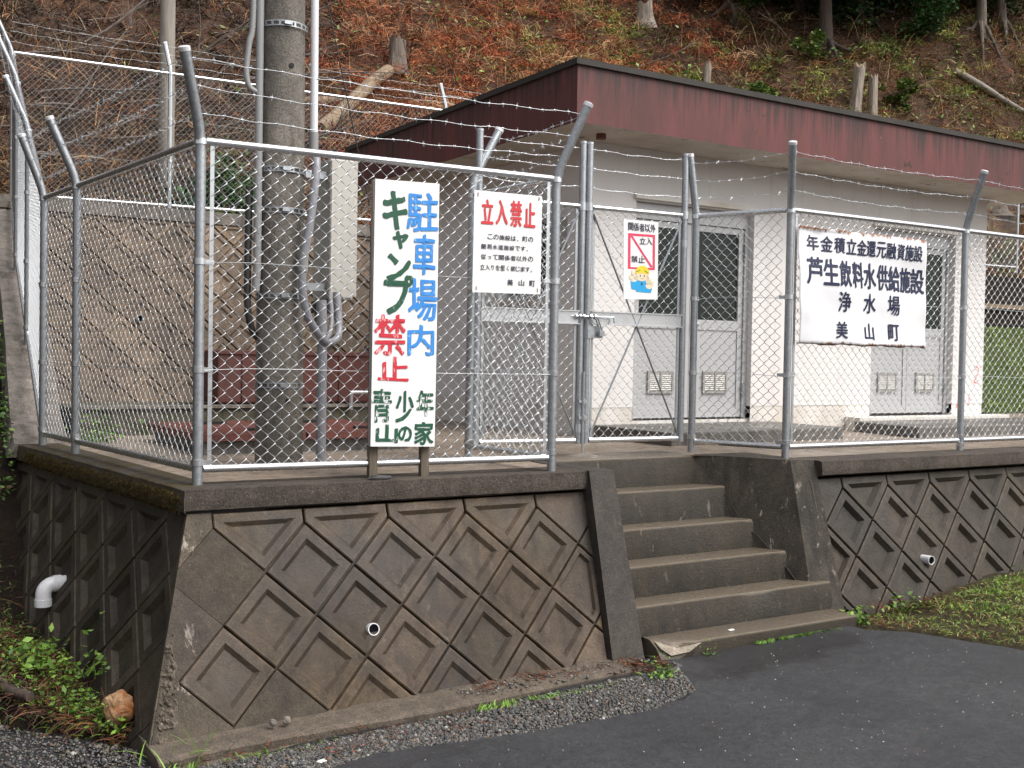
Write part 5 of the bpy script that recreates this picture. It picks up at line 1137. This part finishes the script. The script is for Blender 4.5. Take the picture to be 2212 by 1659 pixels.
# ------------------------------------------------------------------ trees on the slope
def crown_pts(n, c, rad, g_, lobes=9):
    L = g_.normal(size=(lobes, 3))*.45*np.array(rad)+np.array(c); k = g_.integers(0, lobes, n); d = g_.normal(size=(n, 3)); d /= np.linalg.norm(d, axis=1)[:, None]
    return L[k]+d*(np.array(rad)*.42)*(g_.random((n, 1))**.4)
def tree(x, y, h, r, crown, label, lean=(0, 0), roots=True, nleaf=5000, bare=False, mat='bark'):
    z = hzp(x, y); t_ = root('tree', (x, y, z), label, 'tree', None); rr = random.Random(int(x*37)); P = []
    for k in range(9):
        f = k/8; P.append((x+lean[0]*f*h+.05*math.sin(f*5+x), y+lean[1]*f*h, z-.2+f*h))
    tr_ = MB().tube(P, [r*1.5, r*1.1]+[r*(1-.6*k/8) for k in range(2, 9)], 14)
    if roots:
        for k in range(5):
            a = k*1.26+x; e = (x+math.cos(a)*r*5, y+math.sin(a)*r*5); tr_.tube([(x, y, z+.35), (x+math.cos(a)*r*1.6, y+math.sin(a)*r*1.6, z+.12), (e[0], e[1], hzp(*e)-.03)], [r*.7, r*.5, r*.15], 7)
    for k in range(8):
        f = rr.uniform(.3, .95); p = np.array(P[int(f*8)]); a = rr.uniform(0, 6.3); q = p+np.array([math.cos(a), math.sin(a), .3])*rr.uniform(.6, 1.6); tr_.tube([p, (p+q)/2+(0, 0, .06), q], [r*.3, r*.18, r*.06], 6)
    tr_.build('trunk', M[mat], t_, smooth='auto')
    if crown:
        g_ = np.random.default_rng(int(x*91)); n = nleaf; pts = crown_pts(n, (x+lean[0]*h*.7, y+lean[1]*h*.7, z+crown[0]), crown[1], g_, 14)
        leaves('crown', pts, g_.uniform(.09, .2, n), pick([(.02, .05, .014), (.035, .075, .018), (.06, .11, .025), (.014, .035, .012)], (3, 3, 1, 2), n, g_), M['leaf'], int(x*7), kind=None, parent=t_)
    return t_
TR = [(22.0, 20.25, 9, .15, (2.9, (2.8, 2.2, 2.0)), 'cedar with flared roots and low bright foliage at the edge of the cleared slope'),
      (26.6, 19.0, 8, .12, (3.0, (2.2, 1.8, 2.)), 'slim pale trunk rising straight near the right corner'),
      (27.9, 19.2, 8, .11, (3.0, (2.2, 1.8, 2.)), 'slim trunk leaning left at the far right corner'),
      (20.6, 22.4, 9, .15, (1.5, (1.9, 1.2, 1.0)), 'low boughed dark conifer at the top edge, left of the flared cedar'),
      (24.0, 21.0, 9, .16, (1.6, (2.2, 1.2, 1.1)), 'dark conifer in deep shade between the flared cedar and the slim trunks'),
      (22.9, 22.0, 9, .15, (1.3, (2.2, 1.2, 1.1)), 'dark conifer just behind the flared cedar'),
      (26.3, 20.9, 9, .15, (1.5, (2.0, 1.2, 1.1)), 'dark conifer above the slim pale trunks'),
      (29.2, 20.4, 9, .17, (1.2, (2.4, 1.3, 1.6)), 'dense dark conifer filling the right top corner')]
for k, (x, y, h, r, cr_, lab) in enumerate(TR): tree(x, y, h, r, cr_, lab, lean=((0, 0), (.02, 0), (-.09, 0))[k] if k < 3 else (0, 0), nleaf=8500, mat='stump' if k in (1, 2) else 'bark')
def shrub(x, y, rad, label, pal=0, n=1600, z=None, size=(.06, .14)):
    zz = hzp(x, y) if z is None else z; s = root('shrub', (x, y, zz), label, 'shrub'); g_ = np.random.default_rng(int(x*53)); pts = crown_pts(n, (x, y, zz+rad[2]*.7), rad, g_, 8)
    P_ = [[(.03, .085, .02), (.05, .12, .03), (.02, .05, .015)], [(.10, .16, .03), (.15, .20, .05), (.06, .11, .02)]][pal]
    leaves('foliage', pts, g_.uniform(*size, n), pick(P_, (3, 2, 2), n, g_), M['leaf'], int(x*3), kind=None, parent=s)
    st_ = MB()
    for k in range(5): a = k*1.3; st_.tube([(x, y, zz-.05), (x+math.cos(a)*rad[0]*.35, y+math.sin(a)*rad[1]*.35, zz+rad[2]*.9)], [.015, .005], 5)
    st_.build('stem', M['bark'], s)
shrub(25.0, 19.3, (.9, .7, .75), 'blue green leafy shrub left of the slim pale trunk'); shrub(20.9, 19.7, (.6, .5, .45), 'bright yellow green sprig hanging by the flared cedar', 1, 900)
shrub(22.3, 18.2, (.5, .4, .35), 'bright green shrub to the right of the two tall stumps', 1); shrub(23.2, 16.6, (.55, .4, .3), 'low bright green shrub above the roof edge, left of the root clump', 1)
shrub(25.7, 16.7, (.5, .4, .4), 'leafy shrub by the root clump at far right'); shrub(18.3, 18.8, (.55, .45, .35), 'olive shrub on the grassy slope between the short stump and the tall pair', 1)
shrub(19.2, 24., (1., .7, .6), 'dark shrub at the top edge of the slope'); shrub(26., 22.6, (1.2, .8, .8), 'dark leafy shrub in the shade behind the slim trunks'); shrub(22.9, 22.4, (1., .7, .6), 'shaded shrub behind the flared cedar')
# ------------------------------------------------------------------ small plants and stones near the wall
def gzv(X): return np.array([gz(x) for x in np.atleast_1d(X)])
def weed(x, y, z, label, n=60, h=.14, pal=None, w_=.012, cat='weed', up=.8, droop=.5, name='weed', leafn=0, lw=.04):
    pal = pal or [(.11, .20, .03), (.16, .27, .05), (.07, .13, .025)]; s = root(name, (x, y, z), label, cat); g_ = np.random.default_rng(int(abs(x*331+y*77)))
    if n: 
        P_ = np.stack([g_.normal(x, h*.35, n), g_.normal(y, h*.22, n), np.full(n, z-.005)], -1); blades('blade', P_, g_.uniform(.5, 1.1, n)*h, w_, pick(pal, (3, 2, 2), n, g_), M['leaf'], droop, up, int(abs(x*17)), kind=None, nseg=3, parent=s)
    if leafn:
        P_ = np.stack([g_.normal(x, h*.5, leafn), g_.normal(y, h*.35, leafn), z+np.abs(g_.normal(0, h*.5, leafn))], -1); leaves('leaf_cluster', P_, g_.uniform(.6, 1.2, leafn)*lw, pick(pal, (3, 2, 2), leafn, g_), M['leaf'], int(abs(x*13)), kind=None, parent=s, flat=.35)
    return s
weed(1.42, 5.20, gz(1.4), 'tuft of long pale grass at the foot of the wall corner', 26, .34, None, .009, 'grass tuft', .55, .35, 'grass_tuft')
weed(4.12, 4.93, gz(4.1)+.0, 'bright green weed on the gravel tip below the chipped step', 70, .12, None, .014, leafn=70)
weed(4.64, 5.10, gz(4.6)+.012, 'small green weed by the lowest step, left of the moss strip', 14, .06, None, .007, leafn=26, lw=.02)
weed(6.10, 5.20, gz(6.)+.0, 'leafy weed at the right end of the lowest step', 10, .12, None, .02, leafn=90, lw=.05)
weed(6.62, 5.22, -1.07, 'leafy plant against the right wall, tallest there', 16, .15, None, .014, leafn=60, lw=.045)
weed(.95, 6.35, -1.0, 'broad leaved plant beside the dark side face, nearest the stone', 0, .12, None, .01, leafn=40, lw=.07)
weed(1.16, 6.15, -1.02, 'small sprout with paired leaves against the dark side face', 8, .20, None, .01, leafn=40, lw=.05)
weed(1.12, 6.75, -1.12, 'fern growing at the wall foot below the white elbow pipe', 26, .22, [(.05, .12, .02), (.08, .16, .03)]*1+[(.04, .08, .02)], .022, 'fern', .8, .5, 'fern')
weed(1.90, 5.80, .0, 'single tiny grass blade on the coping before the pole', 3, .09, None, .004)
def strip(name, n, fx, hgt, pal, seed, wv=.007, leaf=False, up=.9):
    g_ = np.random.default_rng(seed); P_ = fx(g_, n)
    return blades(name, P_, g_.uniform(.5, 1.2, n)*hgt, wv, pick(pal, [1]*len(pal), n, g_), M['leaf'], .5, up, seed)
GG = [(.13, .24, .03), (.18, .30, .05), (.09, .17, .025)]
def along(g_, n, a, b, wd, z): f = g_.random(n); k = np.clip(np.sin(f*17)+np.sin(f*41+1)+.9, .05, 2); keep = g_.random(n) < k; f = np.where(keep, f, g_.random(n)*.3+.5); return np.stack([a[0]+(b[0]-a[0])*f+g_.normal(0, .01, n), a[1]+(b[1]-a[1])*f+g_.normal(0, wd, n), np.full(n, z)], -1)
strip('edge_grass', 700, lambda g_, n: along(g_, n, (2.9, 4.98), (4.05, 4.96), .018, -1.16), .055, GG, 41)
strip('edge_grass', 160, lambda g_, n: along(g_, n, (1.2, 5.02), (2.4, 5.0), .02, -1.205), .06, GG, 42)
strip('step_moss', 900, lambda g_, n: along(g_, n, (5.05, 5.115), (5.85, 5.115), .012, -1.10), .04, [(.10, .20, .02), (.07, .15, .02)], 43)
# grass verge on the right
vx = np.random.default_rng(44)
def verge(n, h, pal, seed, name, spread=1.):
    g_ = np.random.default_rng(seed); X = 6.15+3.6*g_.random(n)**.8; t_ = g_.random(n); ylo = np.interp(X, [6.1, 6.3, 6.5, 6.8, 7.5, 9.8], [5.0, 4.75, 4.1, 3.6, 3.0, 2.5]); Y = ylo+(5.25-ylo)*(t_**spread)
    k = g_.random(n) < np.clip((X-6.25)*.7+.15*np.sin(X*11), .04, 1)*(.3+.7*np.sin(X*7+Y*5)**2); X, Y = X[k], Y[k]; Z = -1.09+.16*sm(6.3, 8.2, X)
    return blades(name, np.stack([X, Y, Z], -1), g_.uniform(.5, 1.2, len(X))*h, .005, pick(pal, [1]*len(pal), len(X), g_), M['leaf'], .5, .85, seed)
grid('verge_soil', np.linspace(6.0, 10, 40), np.linspace(2.4, 5.4, 40), lambda X, Y: -1.115+.165*sm(6.2, 8.2, X)+.012*np.sin(X*9)*np.cos(Y*8)-.25*sm(.15, -.05, Y-np.interp(X, [6.0, 6.15, 6.3, 6.5, 6.8, 7.5, 9.8], [5.05, 4.92, 4.55, 4.0, 3.5, 2.9, 2.4])), M['verge'])
verge(30000, .075, [(.19, .32, .05), (.26, .40, .07), (.32, .34, .10), (.14, .25, .04)], 45, 'verge_grass', .8); verge(420, .17, [(.30, .22, .10), (.22, .13, .07), (.16, .22, .04)], 46, 'verge_grass')
_g = np.random.default_rng(47); n = 1600; X = 6.6+3*_g.random(n)**.8; Y = 5.2-_g.random(n)*2.2; leaves('verge_leaves', np.stack([X, Y, -1.06+.16*sm(6.3, 8.2, X)+_g.random(n)*.08], -1), _g.uniform(.012, .03, n), pick(GG, (2, 1, 2), n, _g), M['leaf'], 48)
# litter of reddish needles
def needles(n, a, b, wd, z, seed, L=.07):
    g_ = np.random.default_rng(seed); f = g_.random(n); P_ = np.stack([a[0]+(b[0]-a[0])*f, a[1]+(b[1]-a[1])*f+g_.normal(0, wd, n), np.full(n, z)+g_.random(n)*.015], -1)
    return blades('fallen_needles', P_, g_.uniform(.3, 1, n)*L, .005, pick([(.18, .06, .03), (.10, .045, .028), (.06, .035, .025)], (2, 2, 2), n, g_), M['litter'], .15, .1, seed)
needles(420, (3.0, 5.2), (4.2, 5.22), .05, -1.128, 51); needles(300, (4.0, 5.12), (4.28, 5.1), .05, -1.122, 52); needles(420, (2.0, 4.85), (4.1, 4.66), .06, -1.178, 53, .05); needles(260, (1.4, 5.0), (4.1, 5.0), .03, -1.18, 57, .05); needles(900, (6.3, 5.2), (8.2, 5.2), .09, -1.05, 54)
_g = np.random.default_rng(55); n = 3200; X = 6.15+3.4*_g.random(n); Y = np.interp(X, [6.1, 6.3, 6.5, 6.8, 7.5, 9.8], [5.02, 4.8, 4.2, 3.7, 3.1, 2.6]); Y = Y+(5.25-Y)*_g.random(n); blades('fallen_needles', np.stack([X, Y, -1.10+.165*sm(6.2, 8.2, X)+.015], -1), _g.uniform(.02, .07, n), .005, pick([(.20, .09, .05), (.28, .18, .10), (.10, .06, .04), (.16, .18, .05)], (3, 2, 2, 2), n, _g), M['litter'], .15, .15, 56)
# gravel stones
def stones(name, P_, s_, pal, seed, wts=None):
    g_ = np.random.default_rng(seed); n = len(P_); base = np.array([(1, 0, 0), (-1, 0, 0), (0, 1, 0), (0, -1, 0), (0, 0, .7), (0, 0, -.7)], float); rot = g_.uniform(0, 6.28, n); k = base[None]*(s_[:, None, None]*g_.uniform(.55, 1.2, (n, 6, 1)))
    c, s__ = np.cos(rot)[:, None], np.sin(rot)[:, None]; V = np.stack([k[:, :, 0]*c-k[:, :, 1]*s__, k[:, :, 0]*s__+k[:, :, 1]*c, k[:, :, 2]], -1)+P_[:, None]
    t_ = np.array([(0, 2, 4), (2, 1, 4), (1, 3, 4), (3, 0, 4), (2, 0, 5), (1, 2, 5), (3, 1, 5), (0, 3, 5)]); idx = (np.arange(n)[:, None, None]*6+t_[None]).ravel()
    o = raw_mesh(name, V.reshape(-1, 3), idx, 3, M['stone'], np.repeat(pick(pal, wts or [1]*len(pal), n, g_, .2), 6, 0)); o['kind'] = 'stuff'; return o
SP = [(.085, .085, .082), (.125, .12, .112), (.06, .06, .06), (.16, .145, .13), (.12, .085, .06), (.28, .27, .25)]
_g = np.random.default_rng(61); n = 26000; X = _g.uniform(.3, 4.35, n); ylo = np.interp(X, [.2, 1.5, 1.93, 2.2, 2.58, 3., 3.72, 4.1, 4.2, 4.35], [4.05, 4.55, 4.68, 4.74, 4.66, 4.57, 4.5, 4.62, 4.8, 5.1]); yhi = np.where(X < 1.25, 5.46+1.35*(1.22-X), 5.02); Y = ylo+(yhi-ylo)*_g.random(n)
stones('gravel', np.stack([X, Y, gzv(X)+.006+_g.random(n)*.008], -1), _g.uniform(.0035, .012, n)*np.where(_g.random(n) < .06, 2.1, 1), SP, 62, [3, 2, 3, 1.5, 1.2, .25])
n = 260; X = _g.uniform(2.9, 4.25, n); Y = _g.uniform(5.08, 5.3, n); stones('gravel', np.stack([X, Y, np.full(n, -1.122)], -1), _g.uniform(.004, .014, n), SP, 63)
n = 380; X = _g.uniform(1.8, 7, n); Y = _g.uniform(3.3, 5.0, n); k = Y < np.interp(X, [1.8, 2.2, 3, 4, 4.3, 4.4, 6, 6.3, 7], [4.6, 4.7, 4.5, 4.45, 4.8, 5.1, 5.1, 4.4, 3.4]); X, Y = X[k], Y[k]; stones('road_grit', np.stack([X, Y, gzv(X)+.013], -1), _g.uniform(.002, .006, len(X)), [(.45, .42, .38), (.3, .17, .1), (.5, .5, .5)], 64)
def rock(name, c, r, mat, label, cat, seed, sq=(1, 1, 1)):
    bm = bmesh.new(); bmesh.ops.create_icosphere(bm, subdivisions=4, radius=1)
    for v in bm.verts: v.co = Vector(tuple(c))+Vector([v.co[k]*r*sq[k] for k in range(3)])*(1+.24*mnoise.fractal(v.co*1.3+Vector((seed, 0, 0)), 1, 2, 4))
    me = bpy.data.meshes.new(name); bm.to_mesh(me); bm.free(); me.materials.append(mat); o = bpy.data.objects.new(name, me); COL.objects.link(o); return tag(o, label, cat)
t = NT('orange_stone'); cc = t.mix(t.ramp(t.noise(9, 5, .7), [(.4, 0.), (.62, 1.)]), (.34, .22, .12), (.25, .085, .022)); cc = t.mix(t.ramp(t.noise(22, 4), [(.6, 0.), (.75, 1.)]), cc, (.05, .03, .02)); t.bump(t.noise(25, 5), .6, .02); M['orange'] = t.out(cc, .7)
rock('stone', (1.225, 5.68, -1.085), .086, M['orange'], 'orange brown stone lying at the foot of the wall corner', 'stone', 3, (.9, .8, 1.))
rock('pebble', (1.93, 5.2, -1.12), .02, M['ledge'], 'pale pebble on the footing ledge, near the wall corner', 'pebble', 5)
rock('pebble', (1.86, 5.2, -1.12), .018, M['slab'], 'dark pebble on the footing ledge, left of the pale one', 'pebble', 6)
o = MB().box((1.95, 4.78, gz(1.95)+.014), (.045, .03, .006), .4).build('litter_scrap', M['sign_white'], None); tag(o, 'white scrap of litter on the gravel edge', 'litter')
o = MB().box((4.93, 5.22, -1.018), (.045, .018, .006), .1).build('litter_scrap', M['sign_white'], None); tag(o, 'white scrap of litter on the lowest step', 'litter')
# dark rag at the foot of the board's left leg
rock('dead_wood_piece', (2.665, 5.735, .012), .05, M['cable'], 'black weathered piece of wood at the foot of the painted board', 'wood piece', 9, (1.5, .45, .3))
# log on the left bank
ilog((.42, 6.75, -.87), (.86, 6.02, -1.06), .034, .026, 'dark half buried log among weeds at the left edge', 'buried_log', 'bark')
# left bank vegetation
_g = np.random.default_rng(71); n = 16000; Y = 5.5+7.5*_g.random(n)**1.4; X = 1.15-.09*(Y-6)+.0-_g.random(n)**1.3*1.7; X = np.where(Y > 9.2, 1.02+(Y-9)*.07-_g.random(n)*1.4, X)
Z = bank_z(X, Y); dens = np.clip(np.sin(X*5.3+Y*1.7)+np.sin(Y*4.1-X*2.2)+.9, 0.08, 1); k = (_g.random(n) < dens) & (Y > 5.50+1.35*np.maximum(0, 1.22-X)); X, Y, Z = X[k], Y[k], Z[k]
leaves('bank_plants', np.stack([X, Y, Z+_g.random(len(X))**2*.16], -1), _g.uniform(.010, .030, len(X))*np.where(_g.random(len(X)) < .08, 1.8, 1), pick([(.06, .12, .022), (.11, .18, .04), (.035, .07, .016), (.16, .20, .05), (.12, .07, .035)], (3, 2, 3, 1, 1.2), len(X), _g), M['leaf'], 72)
n = 6500; Y = 5.5+5*_g.random(n)**1.3; X = 1.2-.09*(Y-6)-_g.random(n)*1.5; Y = np.maximum(Y, 5.46+1.35*np.maximum(0, 1.22-X)+.3*_g.random(n)**2); blades('bank_grass', np.stack([X, Y, bank_z(X, Y)], -1), _g.uniform(.04, .14, n), .006, pick([(.09, .17, .03), (.15, .22, .05), (.12, .07, .04), (.07, .04, .028)], (3, 2, 2, 3), n, _g), M['leaf'], .5, .7, 73)
n = 3500; Y = 5.6+6*_g.random(n); X = 1.25-.09*(Y-6)-_g.random(n)*1.2; Y = np.maximum(Y, 5.55+1.35*np.maximum(0, 1.22-X)); blades('bank_litter', np.stack([X, Y, bank_z(X, Y)+.01], -1), _g.uniform(.05, .2, n), .007, pick([(.10, .05, .035), (.16, .09, .05), (.05, .03, .025)], (3, 1, 3), n, _g), M['litter'], .3, .2, 74)
n = 2600; Y = 5.52+1.9*_g.random(n); X = 1.30-.107*(Y-5.4)-np.abs(_g.normal(0, .22, n)); k = Y > 5.5+1.35*np.maximum(0, 1.22-X); X, Y = X[k], Y[k]
blades('wall_foot_litter', np.stack([X, Y, bank_z(X, Y)+.012], -1), _g.uniform(.04, .16, len(X)), .006, pick([(.17, .065, .035), (.09, .05, .035), (.24, .15, .08), (.10, .16, .03)], (3, 3, 1, 1.4), len(X), _g), M['litter'], .3, .25, 77)
n = 900; Y = 5.55+1.5*_g.random(n); X = 1.27-.107*(Y-5.4)-np.abs(_g.normal(0, .2, n)); k = Y > 5.52+1.35*np.maximum(0, 1.22-X); X, Y = X[k], Y[k]
leaves('wall_foot_leaves', np.stack([X, Y, bank_z(X, Y)+.02+.07*_g.random(len(X))], -1), _g.uniform(.015, .04, len(X)), pick(GG, (2, 1, 2), len(X), _g), M['leaf'], 78)
n = 3200; Y = 8.7+6.*_g.random(n); X = np.interp(Y, [8.8, 10.47, 12.09, 14.7], [1.334, 1.45, 1.57, 1.85])-.19-np.abs(_g.normal(0, .13, n)); Z = np.interp(Y, [8.7, 9.6, 10.4, 12., 14.5], [-.2, .1, .6, 1.35, 2.3])-.15+.35*_g.random(n)**2-.9*np.clip(np.interp(Y, [8.8, 10.47, 12.09, 14.7], [1.334, 1.45, 1.57, 1.85])-.22-X, 0, 1)
k = np.sin(Y*6)+np.sin(Y*13+2)+.9 > 0; leaves('ledge_creepers', np.stack([X, Y, Z], -1)[k], _g.uniform(.025, .06, n)[k], pick([(.09, .17, .03), (.13, .22, .05), (.10, .07, .035), (.05, .10, .02)], (3, 2, 1.5, 2), int(k.sum()), _g), M['leaf'], 79)
# grass on the right bank and in the yard corner
n = 9000; X = _g.uniform(14.4, 25, n); Y = _g.uniform(10.3, 14.5, n); blades('bank_turf', np.stack([X, Y, .02+1.5*sm(10.6, 14.4, Y)], -1), _g.uniform(.06, .16, n), .02, pick([(.16, .26, .04), (.24, .30, .06), (.10, .17, .03)], (2, 2, 2), n, _g), M['leaf'], .5, .8, 75)
weed(1.72, 9.0, .0, 'small clump of green weeds in the yard corner behind the side fence', 60, .22, None, .012, leafn=120, lw=.05)
# moss fringe on the mossy coping
n = 5000; f = _g.random(n); X = 1.545+(1.2-1.545)*f-.005; Y = 5.70+(8.7-5.70)*f; zz = -.02-.10*_g.random(n); off = .012*_g.random(n); blades('coping_moss', np.stack([X-off-.004, Y, zz], -1), _g.uniform(.006, .02, n), .004, pick([(.05, .032, .008), (.075, .05, .012), (.035, .026, .01)], (3, 2, 2), n, _g), M['litter'], .8, .0, 76)

# repeats share a group phrase
GROUPS = {'tree stump': 'tree stumps on the cleared slope', 'tree': 'trees at the top of the slope', 'shrub': 'shrubs on the slope', 'weed': 'weeds along the walls and steps', 'fence': 'chain link fence runs around the yard',
          'retaining wall': 'diamond block retaining walls', 'concrete slab': 'door slabs before the building', 'pebble': 'pebbles on the footing ledge', 'litter': 'white scraps of litter'}
for o in COL.objects:
    if o.parent is None and o.get('category') in GROUPS and not o.get('group'): o['group'] = GROUPS[o['category']]
for o in COL.objects:
    if o.parent is None and o.get('category') == 'log' and o.name.startswith('fallen_log'): o['group'] = 'fallen logs on the slope'
